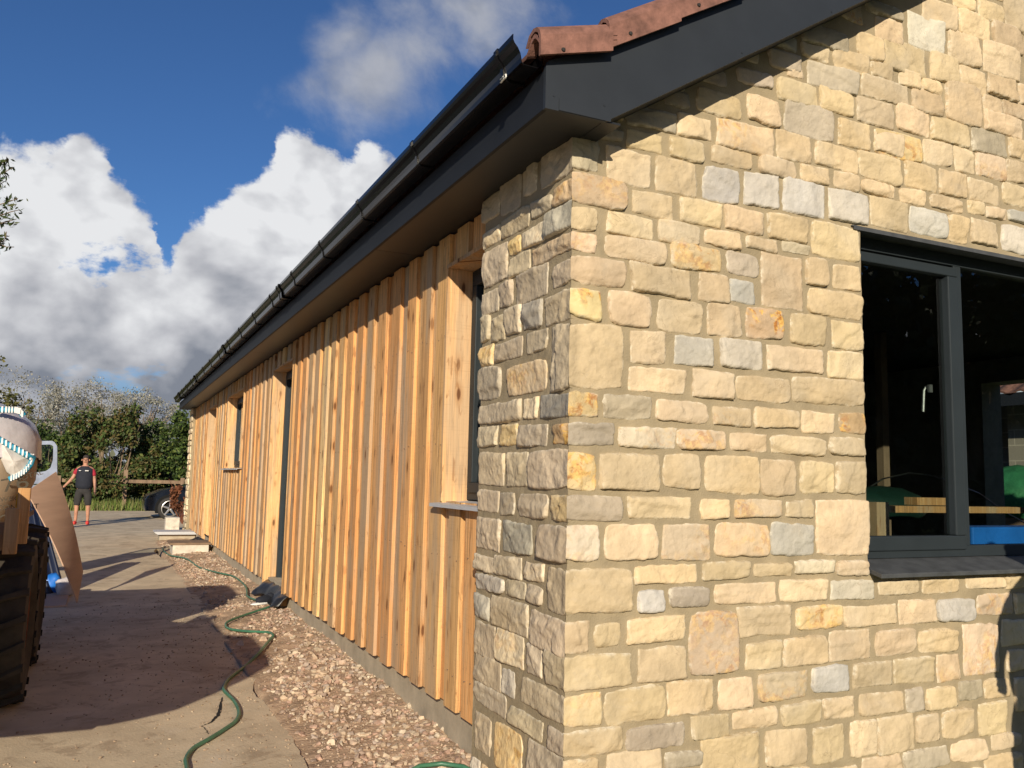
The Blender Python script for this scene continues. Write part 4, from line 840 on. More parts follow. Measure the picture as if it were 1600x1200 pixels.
# branch of a near tree poking in at the left edge
nt_=empty('ash_tree',(-4.6,16,-.1)); tag(nt_,'dark leafy sprigs of a tree reaching in at the left edge of the sky','tree')
mb=MB(); limb(mb,(-4.6,16,-.1),(-3.6,16,5.4),.14,.09); tw=[]
cent=[]
for (px0,py0,px1,py1) in ((-60,300,14,248),(-60,310,20,262),(-55,330,10,282),(-60,345,28,310),(-50,350,30,328),(-60,370,26,342),(-50,360,8,380),(-40,385,10,376)):
    a=onY(px0,py0,16); b=onY(px1,py1,15.8); limb(mb,a,b,.02,.005,6,.05,px0); limb(mb,(-3.6,16,5.4),a,.04,.012,5)
    for i in range(26):
        t=i/26; p=np.array(a)+(np.array(b)-np.array(a))*t; cent+= [p+RS.randn(3)*.06 for _ in range(3)]
mb.tube([onY(x_,y_,15.8) for x_,y_ in ((-5,380),(5,377),(9,372),(10,362))],.007,5); mb.tube([onY(x_,y_,15.8) for x_,y_ in ((-5,379),(10,386),(22,386))],.007,5)
mb.build('trunk',M['bark'],nt_,smooth=True,fix=False); leafmesh('crown',np.array(cent),.065,[(.05,.075,.02),(.08,.09,.03),(.03,.05,.015)],nt_,aspect=.3)
# dark trees behind the viewer, only seen mirrored in the glass
for i,(x_,y_,h_) in enumerate(((9.5,-7,7),(14,-8,7.5),(18.5,-7.5,8.0),(12,-12,9),(20,-13,9),(25,-9,8))):
    tree('cypress_tree',(x_,y_,h_*.5),(2.5,2.2,h_*.52),(x_,y_,-.14),5200,.20,[(.02,.03,.012),(.03,.042,.015)],['dark bushy tree mirrored in the left pane','dark bushy tree mirrored beside the mullion','dark bushy tree mirrored in the right pane','tall dark tree standing behind the mirrored row','taller dark tree at the back of the mirrored row','rightmost dark tree of the mirrored row'][i],'tree',50+i,'dark trees mirrored in the gable window',clumps=70,cr=.26,shell=.3,tr=.2)
hq=np.c_[RS.uniform(5,34,9000),RS.uniform(-17,-14,9000),RS.rand(9000)*5.2]; tag(leafmesh('added_dark_hedge',hq,.34,[(.02,.03,.012),(.03,.04,.015)]),'added dark hedge closing sky gaps mirrored low in the gable window','hedge',kind='stuff')  # added out of view, blocks bright sky gaps in the pane reflection
# ------------------------------------------------------------------ verge grass, fence
n=16000; gx=RS.uniform(-9,6,n); gy=RS.uniform(32.4,35.5,n); h=RS.uniform(.08,.42,n)*(1+.5*fbm(np.c_[gx*.8,gy,0*gx],2,5)); an=RS.rand(n)*3.14
V=np.stack([np.c_[gx-.02*np.cos(an),gy-.02*np.sin(an),0*gx-.1],np.c_[gx+.02*np.cos(an),gy+.02*np.sin(an),0*gx-.1],np.c_[gx+RS.randn(n)*.07,gy+RS.randn(n)*.07,h]],1).reshape(-1,3)
gc=np.array([(.13,.19,.035),(.18,.22,.05),(.24,.22,.09),(.09,.14,.03)])[RS.randint(4,size=n)]; me=bpy.data.meshes.new('grass'); me.from_pydata(V.tolist(),[],np.arange(3*n).reshape(-1,3).tolist())
ca=me.color_attributes.new('Col','FLOAT_COLOR','POINT'); ca.data.foreach_set('color',np.repeat(np.c_[gc,np.ones(n)],3,0).ravel()); me.materials.append(M['leaf']); o=bpy.data.objects.new('grass',me); COL.objects.link(o); tag(o,'rough sunlit grass verge under the bushes','grass',kind='stuff')
fe=empty('post_and_rail_fence',(0,33.6,0)); tag(fe,'weathered timber post and rail fence in front of the bushes','fence')
pz0=onY(197,734,33.6); pr=onY(197,752,33.6)
mb=MB(); mb.box((-1.6,33.62,pr[2]-.06),(pz0[0]+1.9,33.66,pr[2]+.06)); mb.build('rail',M['oldwood'],fe)
for i,dx in enumerate((-2.1,0,1.9)):
    mb=MB(); mb.box((pz0[0]+dx-.07,33.54,-.12),(pz0[0]+dx+.07,33.615,pz0[2]-(0 if i==1 else .25))); mb.build('post',M['oldwood'],fe)
cb_=MB(); a=onY(-40,650,45); b=onY(320,664,45); cb_.tube([a,(np.array(a)+b)/2-np.array([0,0,.12]),b],.018,5); 
tag(cb_.build('overhead_cable',M['rubber']),'thin dark cable strung across the pale trees','cable')
# ------------------------------------------------------------------ car beyond the house
yc=27.2; wc=onY(262,790,yc); car=empty('parked_car',(wc[0]+1.2,yc,0)); tag(car,'dark blue car parked beyond the far corner of the house with silver alloy wheel','car')
gz=-.04; wr=.335; wx=wc[0]+.06; lenc=4.4
prof=[(-.66,.26),(-.70,.42),(-.68,.60),(-.60,.70),(-.25,.86),(.35,.97),(1.15,1.38),(1.9,1.45),(2.8,1.38),(3.35,.98),(3.52,.90),(3.56,.50),(3.45,.26)]
def carslice(y_,ins,hs_): return [(wx+x_+ins*(1 if x_<1 else -1),y_,gz+(z_ if z_<.9 else .9+(z_-.9)*hs_)) for x_,z_ in prof]
V=[];ny=0
for y_,ins,hs_ in ((yc+.02,.10,.86),(yc-.0,.02,.95),(yc+.06,0,1.),(yc+.9,0,1.04),(yc+1.7,.0,1.),(yc+1.78,.08,.9)):
    V+=carslice(y_,ins,hs_); ny+=1
m_=len(prof); Fc=[(i*m_+j,i*m_+(j+1)%m_,(i+1)*m_+(j+1)%m_,(i+1)*m_+j) for i in range(ny-1) for j in range(m_)]+[tuple(range(m_)),tuple(range((ny-1)*m_,ny*m_))]
mb=MB(); mb.add(V,Fc); b_=mb.build('body',M['carpaint'],car,bevel=.03)
for x_ in (wx,wx+2.62):
    mb=MB(); arch=[(x_+(wr+.07)*math.cos(t),gz+wr+(wr+.07)*math.sin(t)) for t in np.linspace(-.35,math.pi+.35,20)]; mb.prism(arch,'y',yc-.012,yc+.2); mb.build('wheel_arch',M['dark'],car)
    wh=MB(); wh.lathe([(-.10,wr-.10),(-.11,wr-.02),(-.08,wr),(.08,wr),(.10,wr-.1),(-.10,wr-.10)],(x_,yc-.02+.0,gz+wr),'y',36); wo_=wh.build('tyre',M['rubber'],car,smooth=True)
    rm=MB(); rm.lathe([(-.095,wr-.095),(-.10,wr-.115),(-.05,wr-.125),(.02,wr-.13)],(x_,yc-.02,gz+wr),'y',36); rm.lathe([(-.085,0),(-.09,.05),(-.06,.06)],(x_,yc-.02,gz+wr),'y',16)
    for k_ in range(5):
        a_=k_*2*math.pi/5+.3; cs_,sn_=math.cos(a_),math.sin(a_); rm.tube([(x_+cs_*.03,yc-.105,gz+wr+sn_*.03),(x_+cs_*(wr-.10),yc-.10,gz+wr+sn_*(wr-.10))],[.035,.022],6)
    ro=rm.build('rim',M['alloy'],wo_)
hl=MB(); hl.add([(wx-.65,yc-.02,gz+.60),(wx-.63,yc-.02,gz+.67),(wx-.36,yc-.015,gz+.79),(wx-.42,yc-.015,gz+.68),(wx-.69,yc+.35,gz+.60),(wx-.67,yc+.35,gz+.68)],[(0,1,2,3),(0,4,5,1)]); hl.build('headlight',M['glass'],car,fix=False)
wn=MB(); wn.prism([(wx+.62,gz+.98),(wx+1.2,gz+1.32),(wx+2.7,gz+1.32),(wx+3.1,gz+.98)],'y',yc-.028,yc-.018); wn.build('side_window',M['gutter'],car)
# dead rusty shrub / scrap in front of the car
c=onY(278,778,24.5); n=900; Q=crown_pts((c[0],24.5,c[2]),(.23,.2,.38),n,77,.2,18,.35)
rsx=empty('dead_shrub',(c[0]+.2,24.5,0)); tag(rsx,'dried rust brown shrub against the far corner of the house','shrub'); leafmesh('crown',Q,.04,[(.16,.06,.03),(.22,.09,.045),(.10,.04,.02)],rsx)
mb=MB(); 
for k_ in range(7): limb(mb,(c[0]+.15,24.5,0),(c[0]+random.uniform(-.3,.3),24.5+random.uniform(-.2,.2),c[2]+random.uniform(-.1,.5)),.015,.004,5,.1,k_)
mb.build('stems',M['rusty'],rsx,fix=False)
# ------------------------------------------------------------------ people
def skin(name,verts,edges,radii,m,parent,sub_=2):
    me=bpy.data.meshes.new(name); me.from_pydata(verts,edges,[]); o=bpy.data.objects.new(name,me); COL.objects.link(o)
    sk=o.modifiers.new('skin','SKIN'); sk.use_smooth_shade=True
    for i,r in enumerate(radii): me.skin_vertices[0].data[i].radius=(r,r) if not hasattr(r,'__len__') else r
    me.skin_vertices[0].data[0].use_root=True
    s=o.modifiers.new('sub','SUBSURF'); s.levels=sub_; s.render_levels=sub_
    bpy.context.view_layer.update(); dg=bpy.context.evaluated_depsgraph_get(); nm=bpy.data.meshes.new_from_object(o.evaluated_get(dg)); bpy.data.objects.remove(o)
    nm.materials.clear(); nm.materials.append(m); nm.name=name; q=bpy.data.objects.new(name,nm); COL.objects.link(q)
    for p_ in nm.polygons: p_.use_smooth=True
    q.parent=parent; return q
def person(loc,rotz,H,J,label,look,hold=None):
    root=empty('person',loc); root.rotation_euler=(0,0,rotz); tag(root,label,'person'); s=H/1.75
    def S(p): return tuple(q*s for q in p)
    V=[(0,0,.95),(0,0,1.12),(0,0,1.30),(0,0,1.43),(0,.0,1.50),(0,-.01,1.56),(0,-.015,1.64),(0,-.01,1.71)]; R_=[(.11,.09),(.13,.10),(.155,.11),(.13,.09),.058,.062,.078,.055]; E_=[(i,i+1) for i in range(7)]
    def chain(st,pts,rs_):
        b=len(V); V.extend(pts); R_.extend(rs_); E_.append((st,b)); E_.extend((b+i,b+i+1) for i in range(len(pts)-1)); return len(V)-1
    for sg in (1,-1):
        A_=J['arm'][0 if sg==1 else 1]                       # shoulder,elbow,wrist,palm
        e_=chain(3,[A_[0],A_[1],A_[2],A_[3]],[.055,.045,.032,.036]); pa=Vector(A_[3]); d=(Vector(A_[3])-Vector(A_[2])).normalized(); sd_=d.cross(Vector((0,1,0))).normalized()
        for k_ in range(4):
            b0=pa+d*.03+Vector((0,1,0))*(k_-1.5)*.019; chain(e_,[tuple(b0),tuple(b0+d*(.030+.004*(1.5-abs(k_-1.5)))+sd_*.006*sg),tuple(b0+d*.055+sd_*.022*sg)],[.0095,.009,.0075])
        tb=pa+Vector((0,-.030,0)); chain(e_,[tuple(tb),tuple(tb+d*.03+Vector((0,-.018,0)))],[.011,.009])
        L_=J['leg'][0 if sg==1 else 1]; chain(0,[L_[0],L_[1],L_[2],L_[3]],[.075,.060,.042,.036])
    body=skin('body',[S(v) for v in V],E_,[tuple(q*s for q in r) if hasattr(r,'__len__') else r*s for r in R_],M['skin'],root)
    # face
    def bit(nm,m,pts,r):
        b_=MB(); b_.tube([S(p_) for p_ in pts],r,6); b_.build(nm,m,None).parent=root
    bit('nose',M['skin'],[(0,-.098,1.66),(0,-.118,1.625),(0,-.10,1.618)],[.008*s,.014*s,.008*s])
    for sg in (1,-1): bit('ear',M['skin'],[(sg*.086,-.01,1.66),(sg*.09,-.01,1.62)],.014*s); bit('eye',M['hair'],[(sg*.022,-.091,1.657),(sg*.042,-.086,1.657)],.006*s)
    bit('mouth',M['hair'],[(-.024,-.093,1.585),(.024,-.093,1.585)],.005*s)
    skin('hair',[S((0,.015,1.66)),S((0,.01,1.72)),S((0,-.035,1.745))],[(0,1),(1,2)],[.082*s,.085*s,.05*s],M['hair'],root)
    A0,A1=J['arm']
    mid=lambda a,b,t:tuple(a[i]+(b[i]-a[i])*t for i in range(3))
    skin('shirt',[S(v) for v in [(0,0,.84),(0,0,1.10),(0,0,1.30),(0,0,1.41),(0,0,1.455),(0,0,1.50)]],[(0,1),(1,2),(2,3),(3,4),(4,5)],[(.23*s,.18*s),(.215*s,.17*s),(.235*s,.15*s),(.235*s,.125*s),(.16*s,.10*s),(.075*s,.075*s)],M['navycloth'],root)
    for A_ in (A0,A1): skin('sleeve',[S(mid((0,0,1.42),A_[0],.85)),S(mid(A_[0],A_[1],.2)),S(mid(A_[0],A_[1],.72))],[(0,1),(1,2)],[.06*s,.07*s,.068*s],look['sleeve'],root)
    Vs=[(0,0,1.04),(0,0,.86)]; Es=[(0,1)]; Rs=[(.19*s,.15*s),(.215*s,.17*s)]
    for L_ in J['leg']:
        b=len(Vs); Vs+= [L_[0],mid(L_[0],L_[1],.5),mid(L_[1],L_[2],.12)]; Es+=[(1,b),(b,b+1),(b+1,b+2)]; Rs+=[.11*s,.10*s,.085*s]
    skin('shorts',[S(v) for v in Vs],Es,Rs,M['shorts'],root)
    for L_ in J['leg']:
        a=L_[3]; skin('sock',[S((a[0],a[1],.09)),S((a[0],a[1],.17))],[(0,1)],[.043*s,.047*s],M['navycloth'],root,1)
        skin('shoe',[S((a[0],a[1]+.04,.045)),S((a[0]*1.05,a[1]-.06,.045)),S((a[0]*1.2,a[1]-.17,.035))],[(0,1),(1,2)],[.05*s,.052*s,.04*s],look['shoe'],root)
    return root
fm_=onZ(128,818,-.0); 
mr_=person((onY(128,800,24.3)[0],24.3,0),math.radians(-6),1.72,{'arm':(((.17,0,1.41),(.235,.0,1.14),(.27,-.05,.90),(.275,-.07,.82)),((-.17,0,1.41),(-.27,-.03,1.17),(-.40,-.10,1.0),(-.45,-.12,.94))),'leg':(((.10,0,.86),(.13,-.01,.50),(.14,.02,.16),(.14,.03,.07)),((-.10,0,.86),(-.13,-.01,.50),(-.14,.02,.16),(-.14,.03,.07)))},'man in navy polo with red sleeves, dark shorts and red shoes in the yard',{'sleeve':M['redcloth'],'shoe':M['redshoe']})
for bx_ in (((.02,-.160,1.33),(.10,-.150,1.352)),((-.12,-.158,1.335),(-.07,-.150,1.348))):
    lg=MB(); lg.box(*[tuple((q_[0],q_[1]-.012,q_[2])) for q_ in bx_]); o=lg.build('chest_logo',M['whitecloth']); o.parent=mr_
tb=empty('tool_bag',(mr_.location.x-.62,24.15,.45)); tag(tb,'black bag held by the man in red shoes','bag'); sub('body',(mr_.location.x-.58,24.15,.68),(.14,.10,.26),M['blacksheet'],tb,5); mb=MB(); mb.tube([(mr_.location.x-.62,24.17,.86),(mr_.location.x-.50,24.17,.95),(mr_.location.x-.42,24.17,.86)],.012,6); mb.build('strap',M['blacksheet'],tb)
# second person standing out of frame to the right, whose shadow falls on the gable
person((3.66,1.38,0),math.radians(200),1.76,{'arm':(((.17,0,1.41),(.36,.02,1.17),(.24,-.10,.98),(.20,-.14,.95)),((-.17,0,1.41),(-.36,.02,1.17),(-.24,-.10,.98),(-.20,-.14,.95))),'leg':(((.10,0,.86),(.15,-.01,.50),(.17,.02,.16),(.17,.03,.07)),((-.10,0,.86),(-.15,-.01,.50),(-.17,.02,.16),(-.17,.03,.07)))},'onlooker standing hands on hips beside the window, shadow falling on the gable',{'sleeve':M['navycloth'],'shoe':M['navycloth']})
# ------------------------------------------------------------------ farm trailer with sacks, left edge
tl_=empty('farm_trailer',(-1.2,4,0)); tag(tl_,'farm trailer with big muddy tyres at the left edge','trailer')
def bigtyre(cx,cy,r,w_):
    mb=MB(); prof_=[(-w_/2+.03,r*.55),(-w_/2-.01,r*.75),(-w_/2,r*.93),(-w_/2+.04,r-.02),(0,r-.005),(w_/2-.04,r-.02),(w_/2,r*.93),(w_/2+.01,r*.75),(w_/2-.03,r*.55)]
    mb.lathe(prof_,(cx,cy,r),'x',56)
    for k_ in range(20):
        for sg in (1,-1):
            a0=2*math.pi*(k_+(.5 if sg>0 else 0))/20; V=[]
            for (f_,wd_) in ((0.02,.035),(.55,.03),(1.0,.045)):
                xx=cx+sg*(w_/2+.012)*f_; aa=a0+.20*(1-f_)
                for da,rr_ in ((-wd_,r-.03),(-wd_*.8,r+.022-.03*(f_==1)),(wd_*.8,r+.022-.03*(f_==1)),(wd_,r-.03)):
                    V.append((xx,cy+rr_*math.cos(aa+da/r*.5),r+rr_*math.sin(aa+da/r*.5)))
            mb.add(V,[(0,1,5,4),(1,2,6,5),(2,3,7,6),(4,5,9,8),(5,6,10,9),(6,7,11,10),(0,3,2,1),(8,9,10,11)])
    o=mb.build('tyre',M['mud'],tl_,fix=True)
    h=MB(); h.lathe([(-.05,0),(-.05,.1),(-.09,.12),(-.06,r*.5),(-.12,r*.56),(w_*.5-.02,r*.56),(w_*.5-.06,r*.5),(w_*.5-.04,.1),(w_*.5-.04,0)],(cx,cy,r),'x',32); h.build('rim',M['rusty'],o)
bigtyre(-.60,5.95,.475,.50); bigtyre(-1.95,5.95,.475,.45)
bigtyre(-.585,7.05,.475,.46)
side=[(4.7,.62),(4.05,.52),(3.6,.62),(3.3,.76),(2.95,.94),(2.67,1.18),(2.27,1.57),(2.6,1.60),(3.3,1.60),(4.0,1.42),(5.0,1.40),(5.25,1.38),(5.25,.62)]  # unseen outline, shaped to cast the load's shadow on the slab
mb=MB(); mb.prism(side,'x',-.66,-.62); mb.prism(side,'x',-2.10,-2.06); mb.build('shadow_side_board',M['rusty'],tl_)
mb=MB(); mb.box((-2.06,2.95,.92),(-.66,3.0,1.58)); mb.box((-2.06,3.6,.60),(-.66,5.25,.66)); mb.box((-1.5,3.0,.5),(-1.2,9.2,.58)); mb.box((-1.9,5.85,.42),(-.5,6.05,.52)); mb.box((-1.9,6.95,.42),(-.5,7.15,.52)); mb.build('chassis',M['rusty'],tl_)
mb=MB(); mb.box((-1.9,5.3,.98),(-.52,8.3,1.02)); mb.box((-1.2,5.6,.57),(-1.0,8.2,.98)); mb.build('load_bed',M['oldwood'],tl_)
# pine posts hanging under the sack
for k_,(x0_,x1_,y0_,y1_) in enumerate(((8,25,803,866),(28,41,771,850))):
    Y_=5.36 if k_==0 else 5.45
    a=onY(x0_,y0_,Y_); b=onY(x1_,y1_,Y_); mb=MB(); mb.box((a[0],Y_,b[2]),(b[0],Y_+.045,a[2]+.03)); tag(mb.build('timber_post',M['timber'],bevel=.003),['short pine post hanging over the muddy tyre below the sack','pine post standing behind the yellow strap beside the plywood sheet'][k_],'post')
a=onY(25,783,5.52); b=onY(31,799,5.52); mb=MB(); mb.box((a[0],5.51,b[2]),(b[0],5.53,a[2]+.04)); tag(mb.build('yellow_strap',M['yellow']),'bright yellow strip between the two pine posts under the sack','strap')
a=onY(-30,815,5.6); b=onY(7,858,5.6); mb=MB(); mb.box((a[0],5.5,b[2]),(b[0],5.54,a[2])); tag(mb.build('side_plank',M['oldwood']),'dark orange plank at the left edge below the sack','plank')
# bulk bag
YBG=5.75
bagroot=empty('builders_bag',(-.9,6.2,1.0)); tag(bagroot,'printed builders bulk bag with turquoise stitched rim and clear wrap on the trailer','bulk bag')
outl=[(61,745),(60,700),(57,672),(50,660),(42,650),(38,640)]
def ring(px,py,y0): return onY(px,py,y0)
# body of revolution-like sack: superellipse sections shrinking upward
secs=[(832,8,.28),(815,18,.32),(800,29,.36),(775,42,.42),(750,55,.46),(720,60,.48),(700,60,.48)]
V=[];nS=40
for (py,pxr,ry) in secs:
    e=onY(pxr,py,YBG+.35); cx=e[0]-.62; z=e[2]
    for k_ in range(nS):
        t=2*math.pi*k_/nS; c_,s__=math.cos(t),math.sin(t); V.append((cx+.62*math.copysign(abs(c_)**.55,c_),YBG+.35+ry*math.copysign(abs(s__)**.6,s__),z))
V=np.array(V); V=V+.018*fbm(V*5,3,2)[:,None]*np.array([1,1,.3]); nl_=len(secs)
Fc=[(i*nS+k_,i*nS+(k_+1)%nS,(i+1)*nS+(k_+1)%nS,(i+1)*nS+k_) for i in range(nl_-1) for k_ in range(nS)]+[tuple(range(nS))[::-1]]
mb=MB(); mb.add(V,Fc); mb.build('sack_body',M['bagshade'],bagroot,smooth=True,fix=False)
V2=[]; 
for (k2,rad) in ((0,1.0),(.35,.99),(.65,.93),(.85,.80),(.97,.6),(1.0,.02)):
    for k_ in range(nS):
        q=V[(nl_-2)*nS+k_]; cx=V[(nl_-2)*nS:(nl_-1)*nS,0].mean(); cy=YBG+.35; V2.append((cx+(q[0]-cx)*rad*1.03,cy+(q[1]-cy)*rad*1.03,q[2]+k2*.35))
V2=np.array(V2); V2=V2+.035*fbm(V2*6,3,7)[:,None]*np.array([.5,.5,1])
mb=MB(); mb.add(V2,[(i*nS+k_,i*nS+(k_+1)%nS,(i+1)*nS+(k_+1)%nS,(i+1)*nS+k_) for i in range(5) for k_ in range(nS)]); mb.build('wrap',M['film'],bagroot,smooth=True,fix=False)
# pale flap under the stitched edge
fl=[(0,688),(22,703),(42,715),(51,722),(46,737),(36,744),(22,748),(10,738),(0,716)]
def front(px,py,off=0):                       # point on the sack front
    return onY(px,py,YBG-.055-off+ (max(0,px-35)/25.)**2*.10)
V=[front(x_,y_,.012) for x_,y_ in fl]; n_=len(V); cpt=front(22,722,.05); VA=np.array(V); VA=np.array([VA[int(q_)]*(1-q_%1)+VA[(int(q_)+1)%n_]*(q_%1) for q_ in np.linspace(0,n_,54,endpoint=False)]); G=[]
for r_ in np.linspace(0.02,1,14):
    G.append(cpt*(1-r_)+VA*r_+np.array([0,-1,0])*(.035*(1-r_**2)))
G=np.array(G); G=G+(np.array([0,.028,0])*fbm(G*11,4,3)[...,None])*np.linspace(1,.0,14)[:,None,None]; mb=MB(); mb.add(G.reshape(-1,3),[(i*54+j,i*54+(j+1)%54,(i+1)*54+(j+1)%54,(i+1)*54+j) for i in range(13) for j in range(54)]); o=mb.build('flap',M['bag'],bagroot,smooth=True,fix=False); o.modifiers.new('s','SOLIDIFY').thickness=.004
def whip(pts_,w_,name):
    mb=MB(); wb=MB(); P_=[]
    for a,b in zip(pts_[:-1],pts_[1:]):
        for i in range(6): P_.append((a[0]+(b[0]-a[0])*i/6,a[1]+(b[1]-a[1])*i/6))
    P_.append(pts_[-1])
    mb.tube([front(x_,y_,.026) for x_,y_ in P_],w_*.8,8); mb.build(name,M['bluewhip'],bagroot,smooth=True,fix=False)
    for i,(x_,y_) in enumerate(P_[:-1:2]):
        c=front(x_,y_,.026); wb.box((c[0]-w_*.2,c[1]-w_*.9,c[2]-w_*.75),(c[0]+w_*.2,c[1],c[2]+w_*.85))
    wb.build('white_stitch',M['whitecloth'],bagroot)
whip([(-8,682),(10,693),(30,704),(48,714),(52,716)],.022,'stitched_rim'); whip([(52,714),(48,726),(38,737),(26,744),(14,749)],.020,'stitched_corner'); whip([(-8,640),(10,640.5),(24,641),(32,643),(37,650)],.022,'upper_rim')
def txt(s,px,py,h,rot=0.,sx=1.):
    cu=bpy.data.curves.new('printed_lettering','FONT'); cu.body=s; cu.size=h; cu.extrude=.0015; o=bpy.data.objects.new('t',cu); COL.objects.link(o); dg=bpy.context.evaluated_depsgraph_get(); me=bpy.data.meshes.new_from_object(o.evaluated_get(dg)); bpy.data.objects.remove(o)
    me.materials.clear(); me.materials.append(M['ink']); q=bpy.data.objects.new('printed_lettering',me); COL.objects.link(q); p=front(px,py,.03); q.location=p; q.rotation_euler=(math.radians(90),rot,0); q.scale=(sx,1,1); q.parent=bagroot; q.matrix_parent_inverse=bagroot.matrix_world.inverted()
txt('76',3,770,.11,-.25,1.3); txt('WEIGHT',0,784,.035,-.1,1.1); txt('CONTENT',-6,797,.04,-.05,1.1); txt('TOTAL',26,753,.04,-.35,1.1); txt('O',-2,824,.09,-.3)
# ------------------------------------------------------------------ plywood sheet, van and bits
A_=np.array([-.0705*9.85,9.85,-.0231*9.85+ZC]); 
Ap=onY(42,768,9.95); Bp=onY(88,737,10.35); Cp=onY(130,893,10.5); Dp=onY(121,943,10.05); Dp[2]=max(Dp[2],.004)
n=16; V=[]
for i in range(n+1):
    for j in range(n+1):
        s_,t=i/n,j/n; p=(Ap*(1-s_)+Dp*s_)*(1-t)+(Bp*(1-s_)+Cp*s_)*t; p=p+np.array([.02*math.sin(math.pi*s_),-.03*math.sin(math.pi*s_),.03*math.sin(math.pi*s_)]); V.append(p)
mb=MB(); mb.add(V,[(i*(n+1)+j,(i+1)*(n+1)+j,(i+1)*(n+1)+j+1,i*(n+1)+j+1) for i in range(n) for j in range(n)]); o=mb.build('plywood_sheet',M['ply'],fix=False); md=o.modifiers.new('s','SOLIDIFY'); md.thickness=.012; tag(o,'bowed sheet of plywood leaning against the load at the left','plywood')
p=onZ(64,948,0.0); q=onZ(115,934,0.0); mb=MB(); mb.box((p[0]-.5,p[1]-.1,.0005),(q[0]-.05,q[1]+.35,.018)); tag(mb.build('ground_sheet',M['ply']),'thin board lying flat on the slab beneath the leaning plywood','board')
van=empty('van',(-3.2,14.5,0)); tag(van,'dark navy van with an open pale door behind the plywood sheet','van')
prof_v=[(10.6,.35),(10.6,1.9),(10.9,2.02),(14.6,2.05),(15.5,1.25),(16.3,1.1),(16.4,.4)]
mb=MB(); mb.prism(prof_v,'x',-5.0,-3.1); mb.build('body',M['navy'],van,bevel=.08)
for y_ in (11.6,15.4):
    w__=MB(); w__.lathe([(-.1,.22),(-.11,.31),(-.08,.34),(.08,.34),(.1,.31),(.1,.22),(.04,.2),(.04,0)],(-3.1,y_,.34),'x',32); w__.build('wheel',M['rubber'],van,smooth=True)
mb=MB(); mb.prism([(14.4,1.35),(14.4,1.85),(14.65,1.85),(15.2,1.35)],'x',-3.105,-3.09); mb.build('side_window',M['gutter'],van)
# open door: panel below, window frame above
YD=12.4
def D(px,py): return onY(px,py,YD)
o1=[(57,691),(84,689),(89,696),(89,760),(57,760)]; i1=[(59,697),(80,694.5),(83.5,698),(83,718),(79,731),(72,736),(58,738)]
mb=MB(); oz=D(20,690)[2]; Lx=D(20,690)[0]
outer=[D(15,694),D(60,689),D(84,689),D(89.5,697),D(89.5,745),D(100,930),D(15,930)]; inner=[D(22,699),D(60,695),D(80,694.5),D(83.5,698),D(83,718),D(79,731),D(72,736),D(22,744)]
def poly2(pts): return [(p[0],p[2]) for p in pts]
# frame built as a ring of quads between the two outlines
O=poly2(outer); I=poly2(inner); 
def resamp(P_,n_):
    P_=np.array(P_+[P_[0]]); d=np.r_[0,np.cumsum(np.linalg.norm(np.diff(P_,axis=0),axis=1))]; t=np.linspace(0,d[-1],n_,endpoint=False); return np.c_[np.interp(t,d,P_[:,0]),np.interp(t,d,P_[:,1])]
Oq=[D(15,694),D(60,689),D(84,689),D(89.5,697),D(89.5,745),D(89,756),D(60,756),D(15,756)]; n_=48; ci=np.array(I).mean(0)
def polar(P_,n_):
    P_=resamp(P_,600); a=np.arctan2(P_[:,1]-ci[1],P_[:,0]-ci[0]); out_=[]
    for k_ in range(n_): out_.append(P_[np.argmin(np.abs(np.angle(np.exp(1j*(a-(-math.pi+2*math.pi*k_/n_))))))])
    return out_
ro,ri=polar(poly2(Oq),n_),polar(I,n_); V=[]
for yy_ in (YD-.03,YD+.03):
    for p in ro: V.append((p[0],yy_,p[1]))
    for p in ri: V.append((p[0],yy_,p[1]))
Fc=[]
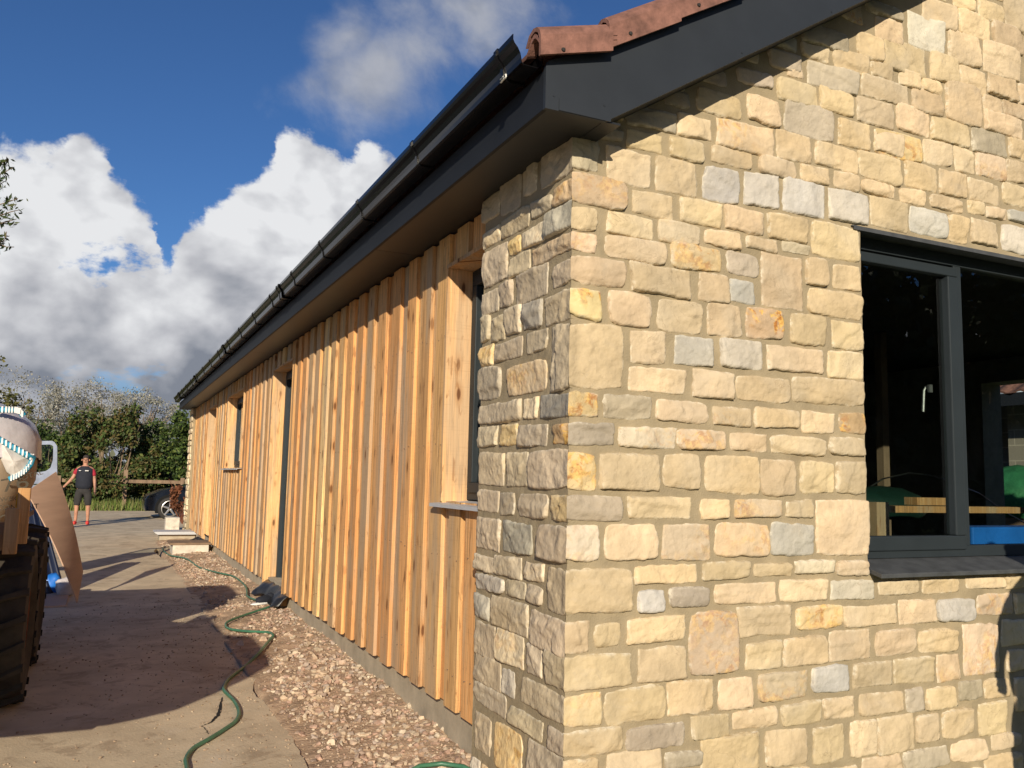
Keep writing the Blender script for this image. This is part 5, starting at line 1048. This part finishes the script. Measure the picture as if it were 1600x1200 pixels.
for k_ in range(n_):
    k2=(k_+1)%n_; Fc+=[(k_,k2,n_+k2,n_+k_),(2*n_+k_,3*n_+k_,3*n_+k2,2*n_+k2),(k_,2*n_+k_,2*n_+k2,k2),(n_+k_,n_+k2,3*n_+k2,3*n_+k_)]
mb=MB(); mb.add(V,Fc); dr=mb.build('door',M['silver'],van,smooth=False)
a=D(15,757); b=D(89,757); mb=MB(); mb.box((a[0],YD-.03,.35),(b[0],YD+.03,a[2]-.0)); mb.build('door_panel',M['silver'],dr)
mb=MB(); mb.prism(poly2([D(22,699),D(60,695),D(80,694.5),D(83.5,698),D(83,718),D(79,731),D(72,736),D(22,744)]),'y',YD-.002,YD+.002); mb.build('door_glass',M['glass'],dr)
# dark tarpaulin behind the plywood down to the slab
tp=[onY(40,765,10.6),onY(62,775,10.6),onY(118,925,10.6),onY(105,932,10.35),onY(30,938,10.35),onY(30,765,10.6)]
n=14; V=[]
a0,a1,b0,b1=onY(20,766,11.3),onY(58,766,11.3),onY(20,934,10.75),onY(104,930,10.75)
for i in range(n+1):
    for j in range(n+1):
        s_,t=i/n,j/n; p=(a0*(1-t)+a1*t)*(1-s_)+(b0*(1-t)+b1*t)*s_; p=p+np.array([0,.05*math.sin(t*17)+.03*math.sin(t*31+2),0]); V.append(p)
mb=MB(); mb.add(V,[(i*(n+1)+j,(i+1)*(n+1)+j,(i+1)*(n+1)+j+1,i*(n+1)+j+1) for i in range(n) for j in range(n)]); o=mb.build('dark_sheet',M['navy'],smooth=True,fix=False); o.modifiers.new('s','SOLIDIFY').thickness=.01; tag(o,'dark navy sheet hanging behind the leaning plywood','sheet')
c=onZ(98,931,0.0); 
sb1=sub('rubbish_sack',(c[0]+.02,c[1]-.0,.09),(.10,.08,.10),M['film'],None,6,.35,3); tag(sb1,'crumpled silvery plastic sack on the slab beside the plywood','sack')
sb2=sub('rubbish_sack',(c[0]-.12,c[1]+.2,.10),(.09,.08,.13),M['blueplastic'],None,8,.35,3); tag(sb2,'crumpled blue plastic sack tucked behind the silvery one','sack')
